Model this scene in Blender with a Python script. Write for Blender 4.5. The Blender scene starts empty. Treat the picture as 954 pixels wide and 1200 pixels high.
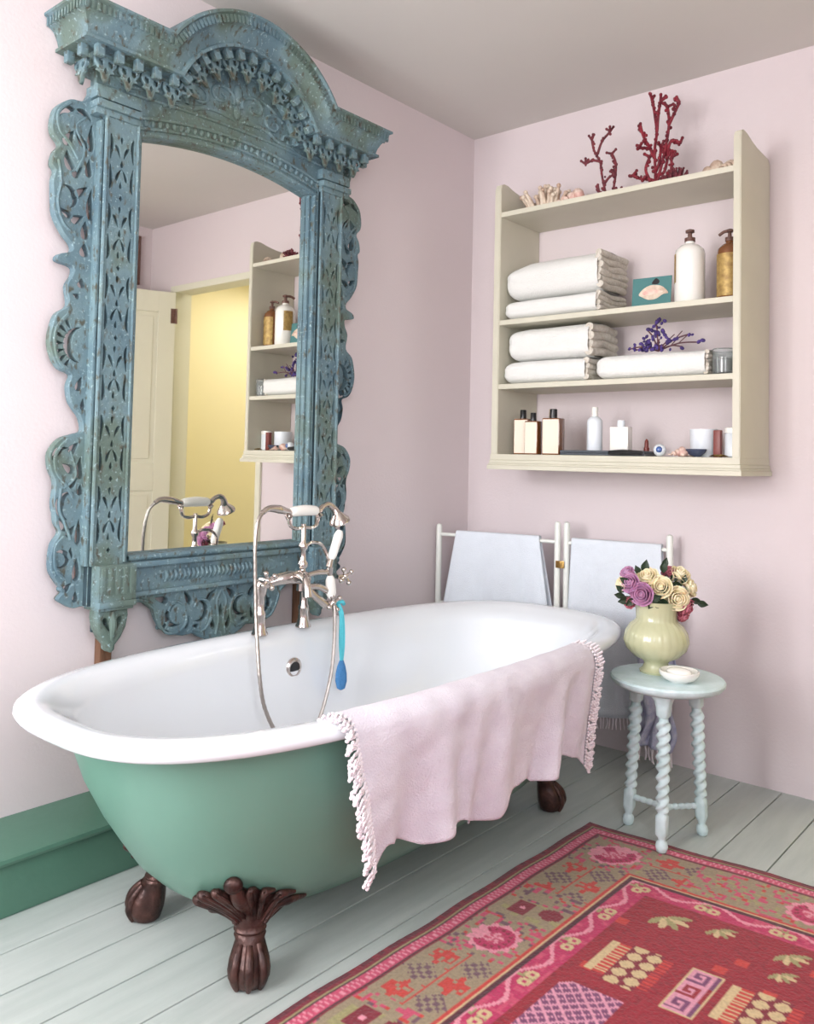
import bpy, bmesh, math, random
from mathutils import Vector, Matrix, noise
random.seed(7)
PI = math.pi
SC = bpy.context.scene
COL = SC.collection

# ------------------------------------------------------------------ helpers
def lin(r, g, b):
    f = lambda c: (c/255/12.92) if c/255 <= .04045 else ((c/255+.055)/1.055)**2.4
    return (f(r), f(g), f(b), 1)

def new_mat(name):
    m = bpy.data.materials.new(name); m.use_nodes = True
    nt = m.node_tree; b = nt.nodes['Principled BSDF']
    return m, nt, b

def mat(name, col, rough=.6, metal=0, var=.0, vscale=6, bump=0, bscale=60, coat=0, sheen=0, spec=.5, col2=None, trans=0, emis=None, stretch=(1, 1, 1), sss=0):
    m, nt, b = new_mat(name)
    b.inputs['Base Color'].default_value = col
    b.inputs['Roughness'].default_value = rough
    b.inputs['Metallic'].default_value = metal
    b.inputs['Specular IOR Level'].default_value = spec
    b.inputs['Coat Weight'].default_value = coat
    b.inputs['Coat Roughness'].default_value = .08
    b.inputs['Sheen Weight'].default_value = sheen
    b.inputs['Transmission Weight'].default_value = trans
    if sss:
        b.inputs['Subsurface Weight'].default_value = sss
        b.inputs['Subsurface Scale'].default_value = .01
    tc = nt.nodes.new('ShaderNodeTexCoord'); mp = nt.nodes.new('ShaderNodeMapping')
    nt.links.new(tc.outputs['Object'], mp.inputs[0]); mp.inputs['Scale'].default_value = stretch
    if col2 is not None or var:
        n = nt.nodes.new('ShaderNodeTexNoise'); n.inputs['Scale'].default_value = vscale; n.inputs['Detail'].default_value = 6
        nt.links.new(mp.outputs[0], n.inputs['Vector'])
        cr = nt.nodes.new('ShaderNodeValToRGB')
        cr.color_ramp.elements[0].position = .35; cr.color_ramp.elements[1].position = .65
        c2 = col2 if col2 is not None else tuple(c*(1-var) for c in col[:3])+(1,)
        cr.color_ramp.elements[0].color = c2; cr.color_ramp.elements[1].color = col
        nt.links.new(n.outputs[0], cr.inputs[0]); nt.links.new(cr.outputs[0], b.inputs['Base Color'])
    if bump:
        n2 = nt.nodes.new('ShaderNodeTexNoise'); n2.inputs['Scale'].default_value = bscale; n2.inputs['Detail'].default_value = 4
        nt.links.new(mp.outputs[0], n2.inputs['Vector'])
        bp = nt.nodes.new('ShaderNodeBump'); bp.inputs['Strength'].default_value = bump; bp.inputs['Distance'].default_value = .01
        nt.links.new(n2.outputs[0], bp.inputs['Height']); nt.links.new(bp.outputs[0], b.inputs['Normal'])
    return m

def link(o, parent=None):
    COL.objects.link(o)
    if parent is not None: o.parent = parent
    return o

def obj(name, bm, m, parent=None, smooth=True, loc=None, angle=40):
    me = bpy.data.meshes.new(name)
    if isinstance(bm, bpy.types.Mesh): me = bm; me.name = name
    else: bm.normal_update(); bm.to_mesh(me); bm.free()
    if smooth:
        for p in me.polygons: p.use_smooth = True
        try: me.set_sharp_from_angle(angle=math.radians(angle))
        except Exception: pass
    me.materials.clear() if False else None
    for mm in (m if isinstance(m, (list, tuple)) else [m]): me.materials.append(mm)
    o = bpy.data.objects.new(name, me); link(o, parent)
    if loc is not None: o.location = loc
    return o

def tag(o, label, cat, group=None):
    o['label'] = label; o['category'] = cat
    if group: o['group'] = group
    return o

def thing(name, label, cat, loc=(0, 0, 0), rz=0, group=None):
    o = bpy.data.objects.new(name, None); o.empty_display_size = .05
    link(o); o.location = loc; o.rotation_euler = (0, 0, rz)
    return tag(o, label, cat, group)

def struct(o):
    o['kind'] = 'structure'; return o

def B(): return bmesh.new()

def box(bm, x0, x1, y0, y1, z0, z1, bev=0, mi=0, M=None):
    vs = [bm.verts.new((x, y, z)) for x in (x0, x1) for y in (y0, y1) for z in (z0, z1)]
    F = [(0, 1, 3, 2), (4, 6, 7, 5), (0, 4, 5, 1), (2, 3, 7, 6), (0, 2, 6, 4), (1, 5, 7, 3)]
    fs = [bm.faces.new([vs[i] for i in f]) for f in F]
    for f in fs: f.material_index = mi
    allv = vs
    if bev:
        es = list({e for f in fs for e in f.edges})
        r = bmesh.ops.bevel(bm, geom=es, offset=bev, segments=2, affect='EDGES', profile=.6)
        allv = list({v for f in r['faces'] for v in f.verts} | {v for v in vs if v.is_valid})
    if M is not None: bmesh.ops.transform(bm, matrix=M, verts=allv)
    return bm

def lathe(bm, prof, seg=24, c=(0, 0, 0), M=None, capb=True, capt=True, ripple=None, mi=0):
    rings = []
    for (r, z) in prof:
        ring = []
        for i in range(seg):
            a = 2*PI*i/seg; rr = r
            if ripple: rr = ripple(r, z, a)
            p = Vector((rr*math.cos(a), rr*math.sin(a), z))
            if M is not None: p = M @ p
            ring.append(bm.verts.new(p+Vector(c)))
        rings.append(ring)
    for a, b in zip(rings, rings[1:]):
        for i in range(seg):
            j = (i+1) % seg
            bm.faces.new((a[i], a[j], b[j], b[i])).material_index = mi
    if capb: bm.faces.new(list(reversed(rings[0]))).material_index = mi
    if capt: bm.faces.new(rings[-1]).material_index = mi
    return bm

def smoothpath(pts, n=8):
    P = [Vector(p) for p in pts]; out = []
    for i in range(len(P)-1):
        p0 = P[max(i-1, 0)]; p1 = P[i]; p2 = P[i+1]; p3 = P[min(i+2, len(P)-1)]
        for k in range(n):
            t = k/n
            out.append(.5*((2*p1)+(p2-p0)*t+(2*p0-5*p1+4*p2-p3)*t*t+(3*p1-p0-3*p2+p3)*t**3))
    out.append(P[-1]); return out

def tube(bm, pts, r, seg=8, sm=0, cap=True, flat=1, mi=0, closed=False):
    P = smoothpath(pts, sm) if sm else [Vector(p) for p in pts]
    n = len(P)
    if callable(r): R = [r(i/(n-1)) for i in range(n)]
    elif isinstance(r, (list, tuple)):
        R = []
        for i in range(n):
            t = i/(n-1)*(len(r)-1); k = min(int(t), len(r)-2); R.append(r[k]+(r[k+1]-r[k])*(t-k))
    else: R = [r]*n
    T0 = (P[1]-P[0]).normalized(); up = Vector((0, 0, 1)) if abs(T0.z) < .9 else Vector((1, 0, 0))
    N = (up-T0*up.dot(T0)).normalized(); rings = []
    for i in range(n):
        if closed: T = (P[(i+1) % n]-P[i-1])
        else: T = (P[min(i+1, n-1)]-P[max(i-1, 0)])
        if T.length < 1e-9: T = T0
        T = T.normalized()
        N = N-T*N.dot(T)
        if N.length < 1e-6: N = T.orthogonal()
        N.normalize(); Bn = T.cross(N)
        rings.append([bm.verts.new(P[i]+N*math.cos(2*PI*k/seg)*R[i]+Bn*math.sin(2*PI*k/seg)*R[i]*flat) for k in range(seg)])
    pr = list(zip(rings, rings[1:]))
    if closed: pr.append((rings[-1], rings[0]))
    for a, b in pr:
        for k in range(seg):
            j = (k+1) % seg
            bm.faces.new((a[k], a[j], b[j], b[k])).material_index = mi
    if cap and not closed:
        bm.faces.new(list(reversed(rings[0]))).material_index = mi; bm.faces.new(rings[-1]).material_index = mi
    return bm

def ball(bm, c, r, sx=1, sy=1, sz=1, seg=12, mi=0, M=None):
    mm = Matrix.Translation(c) @ (M if M is not None else Matrix()) @ Matrix.Diagonal((r*sx, r*sy, r*sz, 1))
    g = bmesh.ops.create_uvsphere(bm, u_segments=seg, v_segments=max(6, seg*2//3), radius=1, matrix=mm)
    for v in g['verts']:
        for f in v.link_faces: f.material_index = mi
    return bm

def grid(bm, nu, nv, fn, mi=0, closed_u=False):
    V = [[bm.verts.new(fn(i/(nu-(0 if closed_u else 1)), j/(nv-1))) for j in range(nv)] for i in range(nu)]
    for i in range(nu-(0 if closed_u else 1)):
        for j in range(nv-1):
            k = (i+1) % nu
            f = bm.faces.new((V[i][j], V[k][j], V[k][j+1], V[i][j+1])); f.material_index = mi
    return V

def fret(splines, depth, bev=.002, M=None):
    """flat plate with holes (even-odd) -> mesh; local x,y in plane, thickness depth along z"""
    cu = bpy.data.curves.new('tmp', 'CURVE'); cu.dimensions = '2D'; cu.fill_mode = 'BOTH'
    cu.extrude = max(depth/2-bev, .0005); cu.bevel_depth = bev; cu.bevel_resolution = 1; cu.offset = -bev
    for s in splines:
        sp = cu.splines.new('POLY'); sp.points.add(len(s)-1)
        for i, (x, y) in enumerate(s): sp.points[i].co = (x, y, 0, 1)
        sp.use_cyclic_u = True
    o = bpy.data.objects.new('tmp', cu); COL.objects.link(o)
    dg = bpy.context.evaluated_depsgraph_get(); dg.update()
    me = bpy.data.meshes.new_from_object(o.evaluated_get(dg))
    bpy.data.objects.remove(o); bpy.data.curves.remove(cu)
    me.materials.clear()
    if M is not None: me.transform(M)
    return me

def sm2(pts, n=5, closed=True):
    P = pts; N = len(P); out = []
    for i in range(N):
        p0, p1, p2, p3 = P[i-1], P[i], P[(i+1) % N], P[(i+2) % N]
        for k in range(n):
            t = k/n
            out.append(tuple(.5*((2*p1[a])+(p2[a]-p0[a])*t+(2*p0[a]-5*p1[a]+4*p2[a]-p3[a])*t*t+(3*p1[a]-p0[a]-3*p2[a]+p3[a])*t**3) for a in (0, 1)))
    return out

def tear(cx, cy, L, w, ang, n=16, bend=0):
    out = []
    for i in range(n):
        a = 2*PI*i/n; x = math.cos(a)*L/2; y = math.sin(a)*w/2*(1-.65*math.cos(a))
        y += bend*(x*x)/(L*L/4)
        out.append((cx+x*math.cos(ang)-y*math.sin(ang), cy+x*math.sin(ang)+y*math.cos(ang)))
    return out

def crescent(cx, cy, r, w, a0, a1, n=12):
    o = []
    for i in range(n+1):
        a = a0+(a1-a0)*i/n; o.append((cx+r*math.cos(a), cy+r*math.sin(a)))
    for i in range(n-1, 0, -1):
        t = i/n; a = a0+(a1-a0)*t; rr = r-w*math.sin(PI*t); o.append((cx+rr*math.cos(a), cy+rr*math.sin(a)))
    return o

def bm_from(me):
    bm = B(); bm.from_mesh(me); return bm

def join_into(bm, me):
    bm.from_mesh(me); return bm

def loftrings(bm, rings, mi=0, capb=False, capt=False):
    R = [[bm.verts.new(p) for p in r] for r in rings]; n = len(R[0])
    for a, b in zip(R, R[1:]):
        for i in range(n):
            j = (i+1) % n; bm.faces.new((a[i], a[j], b[j], b[i])).material_index = mi
    if capb: bm.faces.new(list(reversed(R[0]))).material_index = mi
    if capt: bm.faces.new(R[-1]).material_index = mi
    return R

# ------------------------------------------------------------------ materials
M_pink = mat('pink_wall_paint', lin(221, 209, 211), .75, var=.03, vscale=1.3, bump=.08, bscale=90)
M_ceil = mat('ceiling_paint', lin(214, 210, 205), .85, var=.03, vscale=1.5)
M_board = mat('painted_floorboards', lin(184, 191, 187), .5, col2=lin(173, 181, 177), vscale=5, stretch=(6, .7, 1), bump=.12, bscale=30)
M_gap = mat('floor_gap', lin(60, 55, 48), .9)
M_green_skirt = mat('green_skirting_paint', lin(82, 122, 104), .4, var=.12, vscale=4, bump=.1, bscale=25)
M_tubgreen = mat('sage_green_enamel_paint', lin(106, 147, 131), .38, var=.06, vscale=3)
M_enamel = mat('white_enamel', lin(226, 230, 234), .1, coat=.4)
M_bronze = mat('bronze_feet', lin(84, 56, 50), .38, metal=.45, col2=lin(48, 30, 27), vscale=30, bump=.35, bscale=60)
M_cream = mat('cream_shelf_paint', lin(208, 204, 186), .5, var=.05, vscale=6)
M_white_paint = mat('white_gloss_paint', lin(232, 234, 228), .35, var=.03)
M_chrome = mat('polished_nickel', lin(205, 196, 190), .12, metal=1)
M_brass = mat('aged_brass', lin(190, 150, 90), .3, metal=1)
M_porcelain = mat('white_porcelain', lin(240, 238, 232), .15, coat=.5)
M_towel = mat('white_terry_cotton', lin(240, 240, 236), .95, sheen=.3, bump=.6, bscale=260, var=.02, vscale=30)
M_towelend = mat('towel_cut_ends', lin(228, 222, 211), .95, sheen=.2, bump=.8, bscale=150, col2=lin(208, 199, 184), vscale=60)
M_bluewhite = mat('bluish_white_linen', lin(226, 232, 240), .9, sheen=.2, bump=.4, bscale=300, var=.03, vscale=20)
M_pinktowel = mat('pale_pink_cotton', lin(226, 219, 228), .92, sheen=.25, bump=.5, bscale=240, col2=lin(218, 209, 220), vscale=14)
M_fringe = mat('white_fringe', lin(236, 226, 230), .9, bump=.4, bscale=200)
M_lav = mat('lavender_cotton', lin(205, 205, 222), .92, bump=.5, bscale=200, col2=lin(172, 174, 205), vscale=40)
M_turq = mat('turquoise_cord', lin(90, 200, 215), .7, bump=.4, bscale=200)
M_bluet = mat('blue_tassel', lin(70, 130, 185), .8, bump=.6, bscale=200)
M_redcoral = mat('red_coral', lin(142, 34, 50), .6, col2=lin(95, 20, 36), vscale=40, bump=.5, bscale=120)
M_dkcoral = mat('dark_red_coral', lin(130, 50, 60), .6, col2=lin(90, 35, 45), vscale=40, bump=.5, bscale=120)
M_shell = mat('pale_shell', lin(230, 215, 196), .5, col2=lin(190, 160, 140), vscale=25, bump=.6, bscale=80)
M_shellp = mat('pink_shell', lin(215, 160, 150), .45, col2=lin(235, 215, 200), vscale=30, bump=.4, bscale=80)
M_table = mat('pale_blue_distressed_paint', lin(214, 232, 235), .5, col2=lin(196, 218, 218), vscale=18, bump=.2, bscale=50)
M_vase = mat('sage_cream_glaze', lin(196, 197, 160), .25, coat=.5, var=.08, vscale=8)
M_leaf = mat('dark_green_leaf', lin(38, 58, 36), .5, var=.3, vscale=20)
M_stem = mat('green_stem', lin(70, 90, 50), .6)
M_rc = mat('cream_petals', lin(250, 238, 208), .6, col2=lin(242, 224, 182), vscale=25, sss=.15)
M_rp = mat('mauve_petals', lin(204, 158, 190), .6, col2=lin(180, 118, 160), vscale=25, sss=.15)
M_rk = mat('rose_pink_petals', lin(196, 116, 130), .6, col2=lin(168, 82, 102), vscale=25, sss=.15)
M_black = mat('black_lacquer', lin(30, 30, 32), .3)
M_tray = mat('slate_tray', lin(70, 76, 84), .35)
M_label = mat('cream_paper_label', lin(240, 226, 208), .7)
M_amber = mat('amber_glass', lin(120, 74, 40), .12, coat=.5)
M_gold = mat('gold_label', lin(190, 160, 96), .45, metal=.3, col2=lin(150, 120, 70), vscale=60)
M_teal = mat('teal_card', lin(70, 122, 122), .6)
M_purple = mat('purple_petals', lin(84, 62, 138), .7, col2=lin(50, 36, 84), vscale=60)
M_twig = mat('brown_twig', lin(96, 60, 66), .8)
M_glassy = mat('clear_glass', lin(225, 232, 232), .05, trans=.85)
M_dark = mat('dark_liquid', lin(50, 42, 40), .3)
M_frost = mat('frosted_white_glass', lin(228, 234, 240), .35, coat=.3)
M_bluepearl = mat('blue_glass_bead', lin(70, 100, 160), .15, coat=.5)
M_yellow = mat('pale_yellow_paint', lin(240, 230, 192), .8, var=.03, vscale=1)
M_doorp = mat('cream_door_paint', lin(222, 220, 200), .5, var=.03, vscale=2)
M_brown = mat('dark_brown_wood', lin(110, 76, 66), .5, var=.3, vscale=20, stretch=(1, 1, 8))
M_woodraw = mat('weathered_brown_wood', lin(120, 84, 62), .75, var=.35, vscale=20, stretch=(4, 4, .5), bump=.3)
M_print = mat('pink_print_paper', lin(214, 186, 186), .7, var=.1, vscale=3)
M_blind = mat('lipstick_brown', lin(120, 50, 42), .4)

def patina():
    m, nt, b = new_mat('blue_green_patina_paint')
    L = nt.links.new
    tc = nt.nodes.new('ShaderNodeTexCoord')
    def nz(s, d=6, st=None):
        n = nt.nodes.new('ShaderNodeTexNoise'); n.inputs['Scale'].default_value = s; n.inputs['Detail'].default_value = d
        if st:
            mp = nt.nodes.new('ShaderNodeMapping'); mp.inputs['Scale'].default_value = st
            L(tc.outputs['Object'], mp.inputs[0]); L(mp.outputs[0], n.inputs['Vector'])
        else: L(tc.outputs['Object'], n.inputs['Vector'])
        return n
    n1 = nz(5); cr = nt.nodes.new('ShaderNodeValToRGB'); e = cr.color_ramp.elements
    e[0].position = .35; e[0].color = lin(86, 112, 124); e[1].position = .62; e[1].color = lin(94, 112, 104)
    k = e.new(.5); k.color = lin(106, 131, 138)
    L(n1.outputs[0], cr.inputs[0])
    n2 = nz(60, 8, (1, 1, .5)); cr2 = nt.nodes.new('ShaderNodeValToRGB'); e = cr2.color_ramp.elements
    e[0].position = .56; e[0].color = (0, 0, 0, 1); e[1].position = .68; e[1].color = (1, 1, 1, 1)
    L(n2.outputs[0], cr2.inputs[0])
    mx = nt.nodes.new('ShaderNodeMix'); mx.data_type = 'RGBA'
    L(cr2.outputs[0], mx.inputs[0]); L(cr.outputs[0], mx.inputs[6]); mx.inputs[7].default_value = lin(80, 80, 70)
    n3 = nz(90, 8); cr3 = nt.nodes.new('ShaderNodeValToRGB'); e = cr3.color_ramp.elements
    e[0].position = .6; e[0].color = (0, 0, 0, 1); e[1].position = .72; e[1].color = (.8, .8, .8, 1)
    L(n3.outputs[0], cr3.inputs[0])
    mx2 = nt.nodes.new('ShaderNodeMix'); mx2.data_type = 'RGBA'
    L(cr3.outputs[0], mx2.inputs[0]); L(mx.outputs[2], mx2.inputs[6]); mx2.inputs[7].default_value = lin(158, 182, 186)
    L(mx2.outputs[2], b.inputs['Base Color'])
    b.inputs['Roughness'].default_value = .62
    bp = nt.nodes.new('ShaderNodeBump'); bp.inputs['Strength'].default_value = .5; bp.inputs['Distance'].default_value = .006
    n4 = nz(70, 6); L(n4.outputs[0], bp.inputs['Height']); L(bp.outputs[0], b.inputs['Normal'])
    return m
M_pat = patina()
M_patshade = mat('patina_recess_shade', lin(50, 70, 78), .75, col2=lin(38, 54, 60), vscale=30, bump=.4, bscale=60)  # darkened patina: recess shade behind the carving, painted into the colour

m_mirror, nt, b = new_mat('silvered_mirror')
b.inputs['Base Color'].default_value = (.93, .94, .91, 1); b.inputs['Metallic'].default_value = 1; b.inputs['Roughness'].default_value = .015

# window pane: mostly transparent with a faint gloss
m_pane = bpy.data.materials.new('window_pane_glass'); m_pane.use_nodes = True; nt = m_pane.node_tree; nt.nodes.clear()
out = nt.nodes.new('ShaderNodeOutputMaterial'); mx = nt.nodes.new('ShaderNodeMixShader'); tr = nt.nodes.new('ShaderNodeBsdfTransparent'); gl = nt.nodes.new('ShaderNodeBsdfGlossy')
gl.inputs['Roughness'].default_value = .02; mx.inputs[0].default_value = .06
nt.links.new(tr.outputs[0], mx.inputs[1]); nt.links.new(gl.outputs[0], mx.inputs[2]); nt.links.new(mx.outputs[0], out.inputs[0])

# ------------------------------------------------------------------ camera
CAM = (2.4372, -3.335, 1.2); YAW = .7045; PITCH = .0418; ROLL = .0212; F = 994.894; SY = -104.69
fw = Vector((-math.sin(YAW)*math.cos(PITCH), math.cos(YAW)*math.cos(PITCH), math.sin(PITCH)))
r = fw.cross(Vector((0, 0, 1))).normalized(); u = r.cross(fw)
r2 = r*math.cos(ROLL)+u*math.sin(ROLL); u2 = -r*math.sin(ROLL)+u*math.cos(ROLL)
cd = bpy.data.cameras.new('camera'); co = bpy.data.objects.new('camera', cd); COL.objects.link(co)
R3 = Matrix((r2, u2, -fw)).transposed()
co.matrix_world = Matrix.Translation(CAM) @ R3.to_4x4()
cd.sensor_fit = 'HORIZONTAL'; cd.sensor_width = 36; cd.lens = F/954*36; cd.shift_y = SY/954; cd.clip_start = .02
SC.camera = co

# ------------------------------------------------------------------ room
RW, RY, RH = 2.88, -4.45, 2.773      # width (x), back (y), height
T = .12
# floor boards
bm = B(); xs = [.38+.1535*k for k in range(-3, 17)]
xs = [x for x in xs if x < RW+.1]
prev = -.0805
for k, x in enumerate(xs+[RW+.1]):
    # boards run along y, with a butt joint somewhere
    jy = random.choice([-3.1, -3.8, -3.5])
    for (ya, yb) in ((RY-.1, jy-.0008), (jy+.0008, 1.9 if x > 1.55 and x < 3 else .06)):
        box(bm, prev+.0022, x-.0022, ya, yb, -.03, 0, .0015)
    prev = x
box(bm, -.1, RW+.12, RY-.1, 1.9, -.06, -.026, mi=1)
fl = struct(obj('floor', bm, [M_board, M_gap], smooth=False))

struct(obj('wall_left', box(B(), -T, 0, RY-T, T, -.03, RH), M_pink, smooth=False))
# back wall with doorway x 1.61..2.50, z<2.30
DX0, DX1, DZ = 1.655, 2.575, 2.30
bm = B(); box(bm, 0, DX0, 0, T, -.03, RH); box(bm, DX1, RW, 0, T, -.03, RH); box(bm, DX0, DX1, 0, T, DZ, RH)
bmesh.ops.remove_doubles(bm, verts=bm.verts, dist=1e-5)
struct(obj('wall_back', bm, M_pink, smooth=False))
RWY0, RWY1, RWZ0, RWZ1 = -4.3, -2.55, 1.0, 2.6      # made-up wide window in the right wall, added out of view for fill
bm = B(); box(bm, RW, RW+T, RY-T, RWY0, -.03, RH); box(bm, RW, RW+T, RWY1, T, -.03, RH)
box(bm, RW, RW+T, RWY0, RWY1, -.03, RWZ0); box(bm, RW, RW+T, RWY0, RWY1, RWZ1, RH)
struct(obj('wall_right', bm, M_pink, smooth=False))
bm = B(); xa_, xb_ = RW+.04, RW+.09
for (a_, b_) in ((RWY0, RWY0+.05), (RWY1-.05, RWY1), ((RWY0+RWY1)/2-.025, (RWY0+RWY1)/2+.025)): box(bm, xa_, xb_, a_, b_, RWZ0, RWZ1, .004)
box(bm, xa_, xb_, RWY0+.05, RWY1-.05, RWZ0, RWZ0+.05, .004); box(bm, xa_, xb_, RWY0+.05, RWY1-.05, RWZ1-.05, RWZ1, .004)
w3 = struct(obj('window_3', bm, M_white_paint, smooth=False))
obj('pane', box(B(), RW+.063, RW+.067, RWY0+.045, RWY1-.045, RWZ0+.045, RWZ1-.045), m_pane, w3, smooth=False)
obj('window_sill', box(B(), RW-.05, RW+.06, RWY0-.05, RWY1+.05, RWZ0-.035, RWZ0-.002, .005), M_white_paint, w3)
# front wall (behind the camera) with two windows
WZ0, WZ1 = .85, 2.45
WIN = [(.1, .70), (.82, 1.42)]
bm = B(); X = 0
for (a, bb) in WIN:
    box(bm, X, a, RY-T, RY, -.03, RH); box(bm, a, bb, RY-T, RY, -.03, WZ0); box(bm, a, bb, RY-T, RY, WZ1, RH); X = bb
box(bm, X, RW, RY-T, RY, -.03, RH)
struct(obj('wall_front', bm, M_pink, smooth=False))
for n, (a, bb) in enumerate(WIN):
    bm = B(); w = .05
    yf0, yf1 = RY-.09, RY-.04
    box(bm, a, a+w, yf0, yf1, WZ0, WZ1, .004); box(bm, bb-w, bb, yf0, yf1, WZ0, WZ1, .004)
    box(bm, a+w, bb-w, yf0, yf1, WZ0, WZ0+w, .004); box(bm, a+w, bb-w, yf0, yf1, WZ1-w, WZ1, .004)
    mz = (WZ0+WZ1)/2
    box(bm, a+w, bb-w, yf0, yf1, mz-.02, mz+.02, .003)
    box(bm, (a+bb)/2-.012, (a+bb)/2+.012, yf0+.01, yf1-.01, WZ0+w, mz-.02, .002)
    box(bm, (a+bb)/2-.012, (a+bb)/2+.012, yf0+.01, yf1-.01, mz+.02, WZ1-w, .002)
    wo = struct(obj('window_%d' % (n+1), bm, M_white_paint, smooth=False))
    obj('pane', box(B(), a+w-.005, bb-w+.005, RY-.067, RY-.063, WZ0+w-.005, WZ1-w+.005), m_pane, wo, smooth=False)
    obj('window_sill', box(B(), a-.05, bb+.05, RY-.06, RY+.06, WZ0-.035, WZ0-.002, .005), M_white_paint, wo)
struct(obj('ceiling', box(B(), -T, RW+T, RY-T, T, RH, RH+.1), M_ceil, smooth=False))

# green boxed-in skirting on the left wall
bd, bz = .2387, .1554
prof = [(0.001, 0), (bd-.012, 0), (bd-.012, bz-.028), (bd-.014, bz-.024), (bd, bz-.02), (bd+.004, bz-.012), (bd+.002, bz-.003), (bd-.008, bz), (.05, bz+.004), (.012, bz+.006), (.001, bz+.006)]
bm = B(); loftrings(bm, [[(x, y, z) for x, z in prof] for y in (RY+.002, -.002)], capb=True, capt=True)
struct(obj('baseboard_left', bm, M_green_skirt, smooth=True, angle=30))

# door casing, hallway behind
bm = B()
cw = .032
for (x0, x1, z0, z1) in ((DX0-cw, DX0+.012, 0, DZ+cw), (DX1-.012, DX1+cw, 0, DZ+cw)):
    box(bm, x0, x1, -.018, 0, z0, z1, .004)
box(bm, DX0+.012, DX1-.012, -.018, 0, DZ-.012, DZ+cw, .004)
box(bm, DX0-.0, DX0+.012, 0, T, 0, DZ, .001); box(bm, DX1-.012, DX1, 0, T, 0, DZ, .001); box(bm, DX0, DX1, 0, T, DZ-.012, DZ, .001)
struct(obj('trim_doorway', bm, M_doorp, smooth=False))
HY = 1.7
bm = B()
box(bm, 1.35, 1.45, T, HY, -.03, 2.6); box(bm, 3.02, 3.12, T, HY, -.03, 2.6); box(bm, 1.35, 3.12, HY, HY+.1, -.03, 2.6)
box(bm, 1.45, DX0, T, T+.01, 0, 2.6); box(bm, DX1, 3.02, T, T+.01, 0, 2.6); box(bm, DX0, DX1, T, T+.01, DZ, 2.6)
struct(obj('wall_hallway', bm, M_yellow, smooth=False))
struct(obj('ceiling_hallway', box(B(), 1.35, 3.12, T, HY+.1, 2.6, 2.68), M_ceil, smooth=False))
# open door leaf, hinged at DX1
th = bpy.data.objects.new('door_1', None); link(th); th['kind'] = 'structure'
th.location = (DX1-.03, -.022, 0); th.rotation_euler = (0, 0, math.radians(-67.5))
DW = .84
bm = B()
# stiles and rails around four recessed panels; local x along leaf
y0, y1 = -.018, .018
for (a, bb) in ((0, .11), (DW/2-.05, DW/2+.05), (DW-.11, DW)): box(bm, a, bb, y0, y1, .012, DZ-.02, .002)
for (a, bb) in ((.012, .22), (.95, 1.13), (DZ-.16, DZ-.02)):
    box(bm, .11, DW/2-.05, y0, y1, a, bb, .002); box(bm, DW/2+.05, DW-.11, y0, y1, a, bb, .002)
for (x0, x1) in ((.11, DW/2-.05), (DW/2+.05, DW-.11)):
    for (a, bb) in ((.22, .95), (1.13, DZ-.16)):
        box(bm, x0, x1, -.008, .008, a, bb); box(bm, x0+.03, x1-.03, -.013, .013, a+.03, bb-.03, .004)
obj('door_leaf', bm, M_doorp, th, smooth=False)
for z in (.3, 2.07):
    bm = B(); tube(bm, [(-.006, -.02, z), (-.006, -.02, z+.1)], .008, 10); box(bm, 0, .03, -.0195, -.018, z, z+.1)
    obj('hinge', bm, M_brown, th)
bm = B(); M = Matrix.Translation((DW-.06, .018, 1.04)) @ Matrix.Rotation(-PI/2, 4, 'X')
lathe(bm, [(.024, 0), (.024, .004), (.01, .006), (.009, .03), (.022, .038), (.027, .05), (.02, .062), (.001, .065)], 16, M=M)
obj('door_knob', bm, M_brass, th)

# framed print on the right wall, seen only in the mirror
fp = thing('framed_print', 'narrow brown framed picture above the open door, seen in the mirror', 'picture', (RW, -.32, 2.36))
bm = B()
box(bm, -.025, 0, 0, .22, 0, .02, .003); box(bm, -.025, 0, 0, .22, .32, .34, .003); box(bm, -.025, 0, 0, .02, .02, .32, .003); box(bm, -.025, 0, .2, .22, .02, .32, .003)
obj('picture_frame', bm, M_brown, fp, smooth=False)
obj('print', box(B(), -.012, -.002, .02, .2, .02, .32), M_print, fp, smooth=False)

# ------------------------------------------------------------------ bathtub
TX, TY = .695, -1.385
TA, TB, TN = 1.06, .485, 2.9
def sring(inset, z, insa=None, n=96, nn=None):
    a = TA-(inset if insa is None else insa); b_ = TB-inset; nn = nn or TN; o = []
    for i in range(n):
        t = 2*PI*i/n; c, s = math.cos(t), math.sin(t)
        x = b_*math.copysign(abs(c)**(2/nn), c); y = a*math.copysign(abs(s)**(2/nn), s)
        o.append((TX+x, TY+y, z))
    return o
tub = thing('bathtub', 'white enamel roll-top bathtub painted sage green outside, on brown claw feet', 'bathtub', (0, 0, 0))
bm = B()
P = [(.074, .582, .115), (.06, .578, .09), (.045, .578, .06), (.02, .583, None), (.006, .591, None), (0, .603, None), (.004, .615, None), (.018, .623, None), (.04, .625, None),
     (.062, .622, None), (.078, .612, None), (.088, .597, .1), (.096, .58, .128), (.099, .56, .142), (.115, .48, .165), (.14, .38, .215), (.17, .29, .285), (.215, .23, .365), (.28, .195, .47), (.36, .185, .62), (.42, .182, .85), (.46, .18, .98)]
rings = [sring(i, z, a, nn=TN if z > .3 else 2.6) for i, z, a in P]
loftrings(bm, rings, capt=True)
obj('enamel_basin_and_rolled_rim', bm, M_enamel, tub, angle=60)
bm = B()
SHELL = [(.072, .583, .112), (.073, .56, .116), (.079, .5, .135), (.09, .42, .165), (.107, .34, .203), (.132, .27, .248), (.162, .21, .288), (.2, .165, .333), (.238, .135, .375), (.262, .121, .40), (.275, .106, .415), (.31, .102, .46), (.44, .1, .9)]
P = SHELL
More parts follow.
